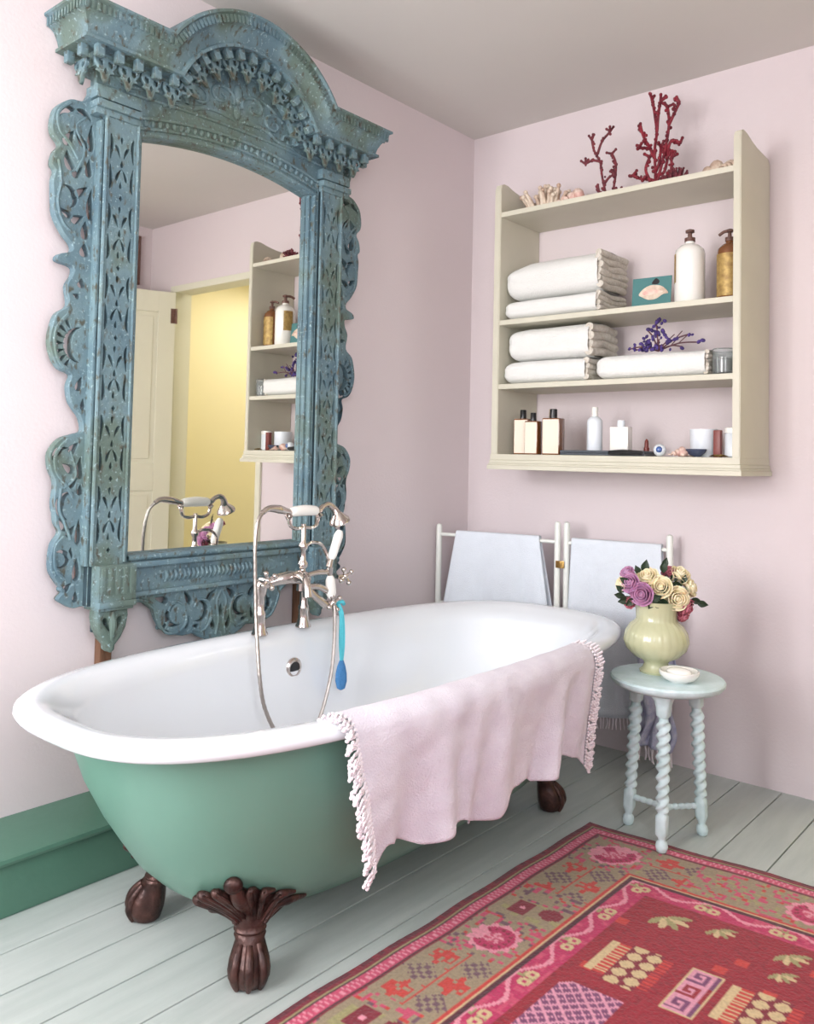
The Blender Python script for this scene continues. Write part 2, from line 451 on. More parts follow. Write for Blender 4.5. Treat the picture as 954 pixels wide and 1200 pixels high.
rings = [sring(i, z, a, nn=TN if z > .4 else 2.7) for i, z, a in P]
loftrings(bm, rings, capt=True)
bmesh.ops.reverse_faces(bm, faces=bm.faces)
obj('painted_shell', bm, M_tubgreen, tub, angle=60)['label'] = 'sage green painted outer shell'

def shell_out(p, off):
    """push a world point onto the outside of the painted shell, plus an offset"""
    z = min(max(p.z, .122), .58)
    for (i0, z0, a0), (i1, z1, a1) in zip(SHELL, SHELL[1:]):
        if z0 >= z >= z1:
            t_ = (z0-z)/(z0-z1); ins = i0+(i1-i0)*t_; ia = a0+(a1-a0)*t_; break
    dx, dy = p.x-TX, p.y-TY; n_ = 2.8
    k = 1/((abs(dx/(TB-ins))**n_+abs(dy/(TA-ia))**n_)**(1/n_))
    L = math.hypot(dx, dy)*k
    k *= (L+off)/L
    return Vector((TX+dx*k, TY+dy*k, p.z))
def claw_foot(cx, cy, ang, ws=1):
    """claw and ball foot; local +x outward"""
    bm = B(); Mw = Matrix.Translation((cx, cy, 0)) @ Matrix.Rotation(ang, 4, 'Z'); Mi = Mw.inverted()
    def sec(px, z, w, d, n=24, lobes=0):
        o = []
        for i in range(n):
            a = 2*PI*i/n; k = 1+lobes*math.cos(5*a)
            o.append((px+d*math.cos(a)*k, w*math.sin(a)*k, z))
        return o
    S = [(.012, 0, .026, .026, .0), (.014, .007, .038, .036, .01), (.016, .026, .046, .045, .05), (.015, .045, .047, .046, .07), (.01, .064, .044, .042, .07), (.003, .082, .038, .035, .05), (-.004, .096, .033, .029, .02),
         (-.008, .104, .037, .032, 0), (-.011, .109, .034, .03, 0), (-.013, .114, .038, .033, 0), (-.016, .12, .036, .031, 0), (-.019, .126, .04, .034, 0), (-.024, .14, .042, .036, 0), (-.04, .16, .045, .05, 0), (-.07, .175, .045, .05, 0)]
    loftrings(bm, [sec(*s[:4], lobes=s[4]) for s in S], capb=True, capt=True)
    for k in (-.75, 0, .75):
        pts = [(.0+.027*math.cos(k), .03*math.sin(k), .092), (.01+.041*math.cos(k), .043*math.sin(k), .066), (.014+.045*math.cos(k), .047*math.sin(k), .036), (.014+.036*math.cos(k), .037*math.sin(k), .006)]
        tube(bm, pts, [.008, .011, .012, .006], 8, 5)
    # acanthus leaves spreading over the shell
    def sp(y, z, off):
        return Mi @ shell_out(Mw @ Vector((.0, y, z)), off)
    KY = {1: (.68 if math.sin(ang) < 0 < math.cos(ang) or (math.sin(ang) > 0 > math.cos(ang)) else 1.05)}
    KY[-1] = 1.05 if KY[1] < 1 else .68
    KY = {k_: v_*ws for k_, v_ in KY.items()}
    def fan(uu, v):
        a = 2*uu-1; sg = 1 if a > 0 else -1
        top = .236-.075*abs(a)**1.6+.007*math.cos(a*16); zz = .118+(top-.118)*v
        y = a*.118*KY[sg]*(.22+.78*v**.8); off = .004+.016*math.sin(PI*v**.7)+.004*abs(math.cos(a*10))
        q = sp(y, zz, off); k = max(0, 1-v*3)
        return q*(1-k)+Vector((-.012, a*.034, .118))*k
    V = grid(bm, 41, 14, fan)
    V2 = grid(bm, 41, 14, lambda uu, v: fan(uu, v)+Vector((-.02, 0, -.002)))
    for j in (0, 13):
        for i in range(40): bm.faces.new((V[i][j], V[i+1][j], V2[i+1][j], V2[i][j]))
    for i in (0, 40):
        for j in range(13): bm.faces.new((V[i][j], V[i][j+1], V2[i][j+1], V2[i][j]))
    bmesh.ops.recalc_face_normals(bm, faces=bm.faces)
    for s in (-1, 1):
        for j, (L, h) in enumerate(((.135, .165), (.138, .20), (.098, .222), (.052, .232))):
            pts = [Vector((-.008, s*.008*(4-j), .128+.003*j)), sp(s*L*.42*KY[s], .15+.014*j, .022), sp(s*L*.75*KY[s], h-.008, .016), sp(s*L*.98*KY[s], h-.022+.006*j, .006)]
            tube(bm, pts, [.010, .013, .012, .004], 10, 6, flat=.7)
            tube(bm, [pts[0]+Vector((.01, 0, 0)), pts[1]+Vector((.013, 0, .003)), pts[2]+Vector((.009, 0, .004))], [.004, .005, .003], 6, 6)
    tube(bm, [Vector((-.004, 0, .125)), sp(0, .165, .022), sp(0, .205, .018), sp(0, .235, .012)], [.016, .02, .02, .012], 10, 6)
    ball(bm, sp(0, .245, .012), .019, .7, 1.15, 1)
    o = obj('claw_foot', bm, M_bronze, tub, angle=50)
    o.location = (cx, cy, 0); o.rotation_euler = (0, 0, ang)
    return o
claw_foot(.893, -2.035, math.radians(-40)); claw_foot(.503, -2.035, math.radians(-140), .45); claw_foot(.893, -.735, math.radians(40)); claw_foot(.497, -.735, math.radians(140))
# overflow
bm = B(); M = Matrix.Translation((.316, -1.398, .497)) @ Matrix.Rotation(PI/2, 4, 'Y') @ Matrix.Rotation(.0, 4, 'X')
lathe(bm, [(.034, 0), (.034, .006), (.028, .011), (.022, .011), (.021, .007)], 24, M=M, capt=False)
ov = obj('overflow_ring', bm, M_chrome, tub)
bm = B(); lathe(bm, [(.021, 0), (.021, .0075), (.001, .008)], 20, M=M)
for k in range(-2, 3): pass
obj('overflow_hole', bm, M_black, tub)

# ------------------------------------------------------------------ bath mixer
tp = thing('bath_mixer', 'polished nickel telephone-style bath mixer with white handset on far tub rim', 'tap', (0, 0, 0))
PX, px, ya, yb, ym = .295, .345, -1.527, -1.337, -1.392
ZR = .621
for y in (ya, yb):
    bm = B(); lathe(bm, [(.027, 0), (.027, .005), (.023, .012), (.0185, .03), (.0165, .05), (.018, .06), (.018, .07), (.0135, .078), (.013, .12), (.018, .13), (.022, .15), (.022, .165), (.017, .175), (.011, .18)], 20, c=(PX, y, ZR))
    obj('pillar', bm, M_chrome, tp)
bm = B()
tube(bm, [(PX, ya, .775), (PX+.02, ya+.03, .79), (px-.01, -1.46, .80), (px, ym-.01, .80), (px-.015, ym+.03, .79), (PX, yb, .775)], [.013, .016, .02, .024, .018, .013], 16, 6)
tube(bm, [(px, -1.43, .80), (px+.04, -1.44, .81), (px+.08, -1.45, .795), (px+.095, -1.455, .75)], [.016, .015, .013, .016], 14, 6)
obj('mixer_body', bm, M_chrome, tp)
bm = B(); lathe(bm, [(.02, -.03), (.018, 0), (.018, .01), (.012, .02), (.01, .04), (.017, .05), (.017, .06), (.01, .07), (.009, .1), (.015, .11), (.015, .12), (.008, .13), (.0075, .19)], 16, c=(px, ym, .785))
for s in (-1, 1):
    tube(bm, [(px, ym, .965), (px, ym+s*.03, .960), (px, ym+s*.058, .970), (px, ym+s*.066, .993), (px+.012, ym+s*.068, 1.004)], .0062, 8, 6)
    tube(bm, [(px, ym+s*.066, .99), (px-.012, ym+s*.068, 1.004)], .006, 8)
obj('cradle_stem', bm, M_chrome, tp)
bm = B(); tube(bm, [(px, ym, .895), (px, ym+.03, .91), (px, ym+.075, .905), (px, ym+.1, .88), (px+.01, ym+.108, .85), (px+.02, ym+.105, .82)], .0062, 8, 8)
tube(bm, [(px, ym, .80), (px+.01, ym+.05, .81), (px+.02, ym+.1, .81)], .009, 10, 8)
tube(bm, [(px, ym+.01, .78), (px+.01, ym+.04, .74), (px+.02, ym+.09, .70)], [.013, .012, .014], 10, 6)
tube(bm, [(px, ym+.0, .76), (px+.02, ym+.05, .765), (px+.025, ym+.115, .735)], [.013, .01, .012], 10, 6)
obj('branch_pipe', bm, M_chrome, tp)
bm = B()
tube(bm, [(px, -1.57, 1.018), (px, -1.545, 1.03), (px, -1.50, 1.026), (px, -1.455, 1.016), (px, -1.40, 1.014), (px, -1.331, 1.014), (px, -1.305, 1.03), (px, -1.28, 1.036), (px+.005, -1.258, 1.02), (px+.015, -1.245, .99)], [.008, .01, .014, .009, .009, .011, .009, .01, .012, .018], 12, 6)
M = Matrix.Translation((px+.014, -1.246, .998)) @ Matrix.Rotation(math.radians(-158), 4, 'X')
lathe(bm, [(.012, -.012), (.02, -.002), (.034, .014), (.037, .024), (.034, .029), (.001, .03)], 20, M=M)
hs = obj('handset', bm, M_chrome, tp)
bm = B(); tube(bm, [(px, -1.452, 1.015), (px, -1.435, 1.017), (px, -1.39, 1.019), (px, -1.345, 1.017), (px, -1.333, 1.016)], [.012, .0175, .019, .017, .012], 14, 6)
obj('handle_grip', bm, M_porcelain, hs)['label'] = 'white porcelain grip'
bm = B()
pts = [(0.345, -1.57, 1.018), (0.35, -1.593, 0.989), (0.355, -1.605, 0.915), (0.36, -1.605, 0.81), (0.37, -1.607, 0.706), (0.39, -1.613, 0.605), (0.41, -1.616, 0.506), (0.42, -1.601, 0.423), (0.43, -1.552, 0.336), (0.44, -1.468, 0.285), (0.43, -1.389, 0.337), (0.42, -1.329, 0.455), (0.4, -1.293, 0.557), (0.385, -1.278, 0.666), (0.365, -1.272, 0.735), (.36, -1.285, .80)]
pp = smoothpath(pts, 14)
tube(bm, pp, lambda t: .0062+.0004*math.sin(t*900), 8)
obj('shower_hose', bm, mat('satin_metal_hose', lin(170, 162, 156), .35, metal=.9), tp)
def lever(c, d, L, rr=.015):
    bm = B(); d = Vector(d).normalized(); c = Vector(c)
    tube(bm, [c-d*.01, c+d*.02], [.012, .008], 12)
    hb = obj('tap_handle', bm, M_chrome, tp)
    bm = B(); tube(bm, [c+d*.018, c+d*.035, c+d*(L-.02), c+d*L], [.009, rr, rr*1.1, .009], 14, 5)
    obj('porcelain_lever', bm, M_porcelain, hb)['label'] = 'white porcelain lever'
lever((px+.025, -1.292, .835), (.05, .36, 1), .12)
lever((px+.025, -1.29, .815), (.05, .05, -1), .095, .017)
def cross(c, ax):
    bm = B(); c = Vector(c); tube(bm, [c-Vector(ax)*.035, c], .008, 8); ball(bm, c, .012, seg=10)
    for k in range(4):
        a = k*PI/2+.5; q = c+Vector((.006, .027*math.cos(a), .027*math.sin(a))); tube(bm, [c, q], .0055, 8); ball(bm, q, .0095, seg=10)
    obj('cross_head_handle', bm, M_chrome, tp)
cross((px+.035, -1.225, .79), (.2, .9, 0)); cross((PX+.045, ya-.01, .80), (1, 0, 0)); cross((px+.03, -1.275, .705), (.4, .9, 0))

ts = thing('hanging_tassel', 'turquoise cord with a blue tassel hanging from the bath mixer', 'tassel', (.392, -1.246, .41))
bm = B()
for k in range(3): tube(bm, [(-.02+.005*k, -.01, .29), (-.005, .005*(k-1), .25), (0, .008*(k-1), .16), (0, 0, .085)], .0058, 6, 6)
tube(bm, [(-.02, -.04, .285), (-.02, -.015, .295), (-.01, .005, .295), (-.015, .02, .285)], .007, 6, 5)
obj('cord', bm, M_turq, ts)
bm = B(); lathe(bm, [(.004, 0), (.014, .006), (.02, .03), (.019, .055), (.014, .08), (.007, .10)], 18, ripple=lambda r, z, a: r*(1+.12*math.sin(9*a)))
obj('tassel_head', bm, M_bluet, ts)

# ------------------------------------------------------------------ pink towel over the near rim
pt = thing('bath_towel', 'pale pink fringed cotton towel draped over the near rim of the bathtub', 'towel')
YA, YB = -1.985, -.955
def towel_pt(s, t):
    y = YA+(YB-YA)*s
    # path over the rim (offset outward)
    over = [(-.105, .50), (-.088, .575), (-.082, .608), (-.066, .632), (-.035, .639), (.0, .632), (.018, .61), (.022, .585)]
    n = len(over)
    # near rim x at this y
    q = abs((y-TY)/TA); ex = TB*(max(0, 1-q**TN))**(1/TN)
    xr = TX+ex
    zb = .305+.02*math.sin(s*9+1)+.016*math.sin(s*23)+.008*abs(math.sin(s*31))
    if s < .12: zb -= .02*(1-s/.12)
    if t < .35:
        k = t/.35*(n-1); i = min(int(k), n-2); f = k-i
        dx = over[i][0]+(over[i+1][0]-over[i][0])*f; z = over[i][1]+(over[i+1][1]-over[i][1])*f
        x = xr+dx; d = 0
    else:
        d = (t-.35)/.65; z = .585+(zb-.585)*d; x = xr+.022
        tgt = max(xr+.0, TX+.475)
        x = x*(1-d)+(tgt)*d
    fold = d**.8
    wv = .015*math.sin(s*27+.8*math.sin(s*7))+.010*math.sin(s*47+1.5+d*1.2)+.007*math.sin(s*15+d*3)
    x += fold*wv*1.25+.0035*noise.noise((s*14, t*9, 0))+.003*math.sin(s*60+t*5)*(.3 if d == 0 else .6)
    y += fold*(.03*math.sin(s*20+2)*(.5))+(.045*d if s < .05 else .045*d*max(0, 1-s*1.3))
    y -= .03*d*s
    return Vector((x, y, z))
bm = B(); grid(bm, 170, 70, towel_pt)
ob = obj('towel_cloth', bm, M_pinktowel, pt, angle=80)
md = ob.modifiers.new('thick', 'SOLIDIFY'); md.thickness = .003; md.offset = 1
def fringe(name, s, side, n, t0, t1, L):
    bm = B()
    for k in range(n):
        t = t0+(t1-t0)*k/(n-1); p = towel_pt(s, t)+Vector((.003, 0, 0)); rr = random.random
        sw = Vector((.006*(rr()-.3), side*L*(.45+.4*rr()), -L*(.55+.5*rr())*(1 if t > .36 else .35)))
        pts = [p, p+sw*.4+Vector((.008*rr(), side*.006*rr(), 0)), p+sw*.75+Vector((.006*(rr()-.5), side*.008*(rr()), .004)), p+sw]
        tube(bm, pts, lambda u_: .0034+.0012*math.sin(u_*30), 6, 6)
        ball(bm, p+sw*.85, .0044, seg=8)
        tube(bm, [p+sw*.3, p+sw*.5+Vector((.012, side*.012, .012)), p+sw*.7], .003, 5, 4)
    o = obj(name, bm, M_fringe, pt); o['label'] = 'white knotted fringe along %s edge' % ('the left' if side < 0 else 'the right')
    return o
fringe('fringe', 0, -1, 44, .10, 1, .046)
fringe('fringe', 1, 1, 44, .16, 1, .042)

# ------------------------------------------------------------------ carved mirror
YC = -1.51
mir = thing('mirror', 'tall carved wooden mirror with distressed blue-green patina and arched cornice', 'mirror', (0, 0, 0))
PL = Matrix(((0, 0, 1, 0), (1, 0, 0, YC), (0, 1, 0, 0), (0, 0, 0, 1)))   # local (u,v,w) -> world (w, YC+u, v)
def plane(x): 
    m = PL.copy(); m[0][3] = x; return m
def rect(a, b, c, d): return [(a, c), (b, c), (b, d), (a, d)]
# glass
arcz = lambda uu: 2.185+.052*(1-(uu/.4)**2)
g = [(-.41, .85), (.41, .85)]+[(uu, arcz(uu)+.02) for uu in [.41-.82*k/20 for k in range(21)]]
bm = B(); vs = [bm.verts.new((.045, YC+a, b_)) for a, b_ in g]; f = bm.faces.new(vs)
ex = bmesh.ops.extrude_face_region(bm, geom=[f]); 
for v in ex['geom']:
    if isinstance(v, bmesh.types.BMVert): v.co.x -= .006
bmesh.ops.recalc_face_normals(bm, faces=bm.faces)
obj('mirror_glass', bm, m_mirror, mir, smooth=False)
# backing board
bm = B(); box(bm, .002, .036, YC-.50, YC+.50, .75, 2.42, .003)
for s in (-1, 1): 
    u0 = .475 if s < 0 else .425
    box(bm, .002, .035, YC+s*.405-.02, YC+s*.405+.02, .1625, .752, .003)
obj('back_frame', bm, M_woodraw, mir, smooth=False)
# columns
def carved_panel_holes(cu, w, z0, units, h):
    H = []
    for k in range(units):
        zb = z0+k*h; m_ = zb+h/2
        # diamond at the crossing
        H.append([(cu, zb-.009), (cu+.0065, zb), (cu, zb+.009), (cu-.0065, zb)])
        for s in (-1, 1):
            # side sickles
            c = []
            for i in range(9):
                a = i/8; z = zb+.022+(h*.5-.03)*a; c.append((cu+s*(w-.003), z))
            for i in range(8, -1, -1):
                a = i/8; z = zb+.022+(h*.5-.03)*a; c.append((cu+s*(w-.0055-.0097*math.sin(PI*a)**.7*(1.3-.9*a)), z))
            H.append(c)
            c = [(x, 2*(zb+h/2)-z) for x, z in c]; H.append(c)
            # inner comma cuts
            H.append(tear(cu+s*.0122, zb+h*.335, .04, .0092, PI/2+s*.4, bend=.003*s))
            H.append(tear(cu+s*.0122, zb+h*.67, .04, .0092, -PI/2-s*.4, bend=.003*s))
        H.append(tear(cu, zb+h*.5, .022, .009, PI/2))
        H.append(tear(cu-.002, zb+h*.19, .022, .008, PI/2))
        H.append(tear(cu-.002, zb+h*.83, .022, .008, -PI/2))
    return H
for s in (-1, 1):
    bm = B(); a, b_ = sorted((s*.385, s*.505))
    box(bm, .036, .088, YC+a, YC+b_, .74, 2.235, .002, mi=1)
    cu = s*.45
    w = .052
    H = carved_panel_holes(-.448, .043, .905, 6, .2135)
    me = fret([rect(-.45-w, -.45+w, .86, 2.225)]+H, .014, .0012, None)
    if s > 0: me.transform(Matrix.Diagonal((-1, 1, 1, 1))); me.flip_normals()
    me.transform(plane(.094)); join_into(bm, me)
    # edge mouldings
    for uu, rr in ((s*.501, .0065), (s*.394, .005)):
        tube(bm, [(.1, YC+uu, .866), (.1, YC+uu, 2.22)], rr, 8)
    # outer flat rail on the outside face and stepped inner reveal
    box(bm, .05, .094, YC+min(s*.507, s*.517), YC+max(s*.507, s*.517), .86, 2.2, .003)
    box(bm, .046, .084, YC+min(s*.372, s*.386), YC+max(s*.372, s*.386), .85, 2.2, .004)
    box(bm, .046, .066, YC+min(s*.360, s*.373), YC+max(s*.360, s*.373), .85, 2.2, .003)
    obj('column', bm, [M_pat, M_patshade], mir, angle=35)
# side fretwork wings
WL = [(.51, 2.235), (.527, 2.296), (.555, 2.250), (.6, 2.240), (.64, 2.205), (.652, 2.16), (.648, 2.125), (.626, 2.098), (.642, 2.07), (.648, 2.035), (.636, 2.018), (.642, 1.99), (.640, 1.944), (.634, 1.889), (.605, 1.84), (.578, 1.812), (.578, 1.79),
      (.615, 1.775), (.62, 1.755), (.573, 1.745), (.572, 1.72), (.588, 1.685), (.581, 1.63), (.615, 1.60), (.629, 1.56), (.634, 1.516), (.622, 1.47), (.60, 1.44), (.565, 1.425), (.572, 1.392), (.565, 1.35), (.548, 1.323), (.53, 1.3), (.522, 1.262), (.55, 1.25),
      (.59, 1.235), (.62, 1.195), (.618, 1.15), (.603, 1.116), (.60, 1.09), (.604, 1.05), (.599, 1.023), (.594, .99), (.581, .96), (.6, .93), (.606, .89), (.603, .85), (.58, .812), (.562, .79), (.58, .768), (.555, .748), (.535, .738), (.51, .74)]
def wing_holes():
    H = []
    C = crescent
    # top group
    H += [C(.603, 2.188, .030, .02, -.3, 2.6), C(.562, 2.195, .026, .017, .4, 3.3), tear(.6, 2.125, .05, .022, 2.1), tear(.565, 2.13, .055, .018, .9, bend=.005), tear(.532, 2.14, .07, .018, PI/2), tear(.535, 2.05, .05, .018, PI/2),
          tear(.60, 2.055, .055, .024, 1.2, bend=.006), tear(.57, 2.03, .04, .018, 2.2), C(.598, 1.95, .03, .018, 1.2, 4.4), tear(.555, 1.975, .045, .018, 2.4), tear(.528, 1.94, .085, .018, PI/2, bend=.004), tear(.603, 1.9, .04, .016, .5), tear(.565, 1.89, .04, .02, 2.6), tear(.54, 1.86, .05, .022, PI/2), tear(.54, 1.80, .036, .024, PI/2)]
    # middle shell
    H += [tear(.545, 1.70, .026, .02, PI/2), tear(.56, 1.66, .02, .012, .3), C(.545, 1.515, .047, .024, -1.55, 1.55)]
    for k in range(7):
        a = -1.05+k*.35; H.append(tear(.553+.056*math.cos(a), 1.515+.066*math.sin(a), .026, .0085, a+PI))
    H += [tear(.54, 1.40, .04, .016, PI/2+.3), tear(.527, 1.34, .03, .012, PI/2)]
    # lower group
    H += [C(.587, 1.185, .026, .018, -.6, 2.2), tear(.55, 1.21, .036, .018, 2.3), tear(.565, 1.15, .04, .02, .6), tear(.53, 1.15, .06, .018, PI/2, bend=.003), tear(.548, 1.105, .03, .014, 2.3), C(.562, 1.04, .036, .024, -1.5, 1.9), tear(.525, 1.085, .03, .014, PI/2),
          tear(.575, .985, .04, .018, 1.0), tear(.55, .965, .035, .014, 2.2), tear(.526, .96, .07, .016, PI/2), C(.575, .885, .024, .014, .6, 5.2), tear(.548, .9, .03, .012, PI/2), tear(.528, .85, .06, .02, PI/2), tear(.555, .80, .03, .016, 2.4), tear(.528, .77, .028, .014, PI/2)]
    cc = [(sum(x for x, y in h)/len(h), sum(y for x, y in h)/len(h)) for h in H]
    return [[(c[0]+(x-c[0])*1.12, c[1]+(y-c[1])*1.12) for x, y in h] for h, c in zip(H, cc)]
H0 = wing_holes()
for s in (-1, 1):
    outl = [(s*a, b_) for a, b_ in WL]; hs_ = [[(s*a, b_) for a, b_ in h] for h in H0]
    sm_ = [(p.x, p.y) for p in smoothpath([(a, b_, 0) for a, b_ in WL], 4)]
    me = fret([[(s*a, b_) for a, b_ in [(.495, 2.235)]+sm_+[(.495, .74)]]]+hs_, .03, .002, plane(.05))
    bm = bm_from(me)
    # relief scroll beads
    def rel(pts, r_=.0055): tube(bm, [(.064, YC+s*a, b_) for a, b_ in pts], r_, 6, 5)
    rel([(.60, 2.23), (.636, 2.19), (.63, 2.14), (.60, 2.11), (.57, 2.07)]); rel([(.63, 2.05), (.62, 1.99), (.628, 1.93), (.61, 1.87), (.57, 1.84)])
    rel([(.585, 1.6), (.615, 1.56), (.62, 1.51), (.605, 1.46), (.575, 1.44)]); rel([(.57, 1.235), (.604, 1.19), (.6, 1.14), (.57, 1.1), (.545, 1.06)]); rel([(.585, 1.09), (.588, 1.03), (.57, .99), (.55, .94)]); rel([(.57, .95), (.594, .92), (.592, .86), (.565, .825)])
    rel([(.55, 2.2), (.58, 2.16), (.55, 2.1), (.575, 2.03)], .004); rel([(.56, 1.2), (.54, 1.13), (.575, 1.09)], .004)
    obj('side_fretwork', bm, M_pat, mir, angle=40)

# cornice
Z0, RA, dA = 2.50, .429, .244; ZC = Z0-dA; XB = .09; UE = .53
def front(h, n=28):
    Rr = RA+h; dd = dA+h; du = math.sqrt(max(Rr*Rr-dd*dd, 1e-6)); a0 = math.atan2(dd, -du); a1 = math.atan2(dd, du)
    return [(Rr*math.cos(a0+(a1-a0)*k/n), ZC+Rr*math.sin(a0+(a1-a0)*k/n)) for k in range(n+1)]
prof = [(-.088, 0), (.118, 0), (.13, -.004), (.13, -.012), (.12, -.017), (.116, -.042), (.106, -.046), (.098, -.055), (.088, -.075), (.082, -.096), (.092, -.1), (.092, -.11), (.03, -.112), (.024, -.118), (.02, -.15), (-.088, -.152)]
bm = B(); rows = []
for (o_, h) in prof:
    row = [(0.002, YC-UE-o_ if o_ > 0 else YC-UE, Z0+h), (XB+o_, YC-UE-max(o_, 0), Z0+h)]
    arc = front(h); row += [(XB+o_, YC-(UE+arc[0][0]*-1)/1*.0+(-(UE+max(o_, 0))*.5+arc[0][0]*.5), Z0+h)]
    row += [(XB+o_, YC+a, b_) for a, b_ in arc]
    row += [(XB+o_, YC+((UE+max(o_, 0))*.5+arc[-1][0]*.5), Z0+h), (XB+o_, YC+UE+max(o_, 0), Z0+h), (0.002, YC+UE+max(o_, 0), Z0+h)]
    rows.append([bm.verts.new(p) for p in row])
for a, b_ in zip(rows, rows[1:]):
    for i in range(len(a)-1): bm.faces.new((a[i], a[i+1], b_[i+1], b_[i]))
bmesh.ops.recalc_face_normals(bm, faces=bm.faces)
# reeded band
def path_pts(h, o_, step):
    """positions, normals along the straight-arch-straight front and the left/right returns: (x,u,z,nz_u,nz_z,kind)"""
    out = []; arc = front(h); du = arc[-1][0]; ue = UE+o_
    n = max(1, int((ue-du)/step)); st = (ue-du)/n
    for k in range(n): out.append((XB+o_, -ue+st*(k+.5), Z0+h, 0, 1, 'f'))
    Rr = RA+h; a0 = math.atan2(dA+h, -du); a1 = math.atan2(dA+h, du); m_ = max(1, int(Rr*(a0-a1)/step))
    for k in range(m_):
        a = a0+(a1-a0)*(k+.5)/m_; out.append((XB+o_, Rr*math.cos(a), ZC+Rr*math.sin(a), math.cos(a), math.sin(a), 'f'))
    for k in range(n): out.append((XB+o_, du+st*(k+.5), Z0+h, 0, 1, 'f'))
    m_ = max(1, int((XB+o_)/step)); st = (XB+o_)/m_
    for s in (-1, 1):
        for k in range(m_): out.append((st*(k+.5), s*ue, Z0+h, 0, 1, 'l' if s < 0 else 'r'))
    return out
def placeM(p):
    x, uu, z, nu, nz, kd = p
    if kd == 'f': cols = (Vector((0, nz, -nu)), Vector((1, 0, 0)), Vector((0, nu, nz)))     # tangent, out, normal
    elif kd == 'l': cols = (Vector((1, 0, 0)), Vector((0, -1, 0)), Vector((0, 0, 1)))
    else: cols = (Vector((1, 0, 0)), Vector((0, 1, 0)), Vector((0, 0, 1)))
    m = Matrix.Identity(4)
    for j, c in enumerate(cols):
        for i in range(3): m[i][j] = c[i]
    m[0][3], m[1][3], m[2][3] = x, YC+uu, z
    return m
for p in path_pts(-.03, .117, .0165): box(bm, -.0042, .0042, -.003, .006, -.0125, .0125, M=placeM(p))
bmesh.ops.recalc_face_normals(bm, faces=bm.faces)
obj('cornice', bm, M_pat, mir, angle=30)
dm = B(); box(dm, -.0125, .0125, -.014, .011, -.016, .02, .004); dmesh = bpy.data.meshes.new('dentil'); dm.to_mesh(dmesh); dm.free(); dmesh.materials.append(M_pat)
for p in path_pts(-.128, .068, .054):
    d_ = bpy.data.objects.new('dentil', dmesh); link(d_, mir); d_.matrix_local = placeM(p)
spk = [(-.036, .02), (.036, .02), (.034, .002), (.022, -.012), (.03, -.02), (.014, -.024), (.008, -.042), (0, -.054), (-.008, -.042), (-.014, -.024), (-.03, -.02), (-.022, -.012), (-.034, .002)]
hl = [[(-.024, .012), (-.008, .012), (-.008, -.002), (-.016, -.008), (-.024, 0)], [(.024, .012), (.024, 0), (.016, -.008), (.008, -.002), (.008, .012)], [(0, -.008), (.007, -.018), (0, -.03), (-.007, -.018)]]
me0 = fret([spk]+hl, .012, .0012, Matrix(((1, 0, 0, 0), (0, 0, 1, 0), (0, 1, 0, 0), (0, 0, 0, 1)))); me0.flip_normals(); me0.name = 'pendant'; me0.materials.append(M_pat)
for p in path_pts(-.152, .04, .074):
    d_ = bpy.data.objects.new('pendant_drop', me0); link(d_, mir); d_.matrix_local = placeM(p)

# pediment board with arched lower edge and carved scrolls
arc = front(-.12, 24)
poly = [(-.53, 2.235), (-.405, 2.235)]+[(uu, arcz(uu)) for uu in [-.40+.8*k/24 for k in range(25)]]+[(.405, 2.235), (.53, 2.235), (.53, Z0-.12)]+list(reversed(arc))+[(-.53, Z0-.12)]
bm = bm_from(fret([poly], .034, .003, plane(.0605)))
# arched beaded rail
for off, rr in ((.010, .009), (.028, .006), (.062, .008)):
    tube(bm, [(.079 if rr < .009 else .076, YC+uu, arcz(uu)+off) for uu in [-.40+.8*k/30 for k in range(31)]], rr, 8)
nb = 30
for k in range(nb):
    uu = -.385+.77*k/(nb-1); ball(bm, (.079, YC+uu, arcz(uu)+.044), .0105, .8, .8, 1.1, 8)
# mouldings across the column tops
for s in (-1, 1):
    a, b_ = sorted((s*.39, s*.54))
    box(bm, .06, .115, YC+a, YC+b_, 2.232, 2.255, .005); box(bm, .06, .106, YC+a, YC+b_, 2.212, 2.232, .004)
    box(bm, .04, .106, YC+a, YC+b_, 2.262, 2.30, .003)
tube(bm, [(.079, YC+uu, 2.305+.03*(1-(uu/.53)**2)) for uu in [-.53+1.06*k/20 for k in range(21)]], .007, 8)
def scroll(s, c, r0, turns, a0, dr=-1, w=.008):
    pts = []; n = 36
    for i in range(n+1):
        t = i/n; a = a0+dr*turns*2*PI*t; rr = r0*(1-t)**.8+.004
        pts.append((.079, YC+s*(c[0]+rr*math.cos(a)), c[1]+rr*.75*math.sin(a)))
    tube(bm, pts, lambda t: w*(1-.4*t), 7)
for s in (-1, 1):
    scroll(s, (.07, 2.43), .052, 1.3, 3.6); scroll(s, (.165, 2.40), .046, 1.2, .6, 1); scroll(s, (.24, 2.36), .03, 1.1, 3.4)
    tube(bm, [(.079, YC+s*a, b_) for a, b_ in ((.01, 2.36), (.05, 2.37), (.12, 2.37), (.19, 2.345), (.25, 2.34), (.3, 2.315))], [.004, .01, .009, .009, .008, .003], 7, 6)
    tube(bm, [(.079, YC+s*a, b_) for a, b_ in ((.1, 2.47), (.15, 2.455), (.2, 2.42))], [.003, .009, .003], 7, 6)
    tube(bm, [(.079, YC+s*a, b_) for a, b_ in ((.36, 2.345), (.42, 2.34), (.47, 2.36), (.45, 2.375), (.42, 2.365))], [.004, .008, .007, .006, .003], 7, 6)
ball(bm, (.078, YC, 2.455), .03, .4, .7, 1.3); ball(bm, (.078, YC, 2.395), .02, .4, .8, 1.4)
bmesh.ops.recalc_face_normals(bm, faces=bm.faces)
obj('pediment', bm, M_pat, mir, angle=40)

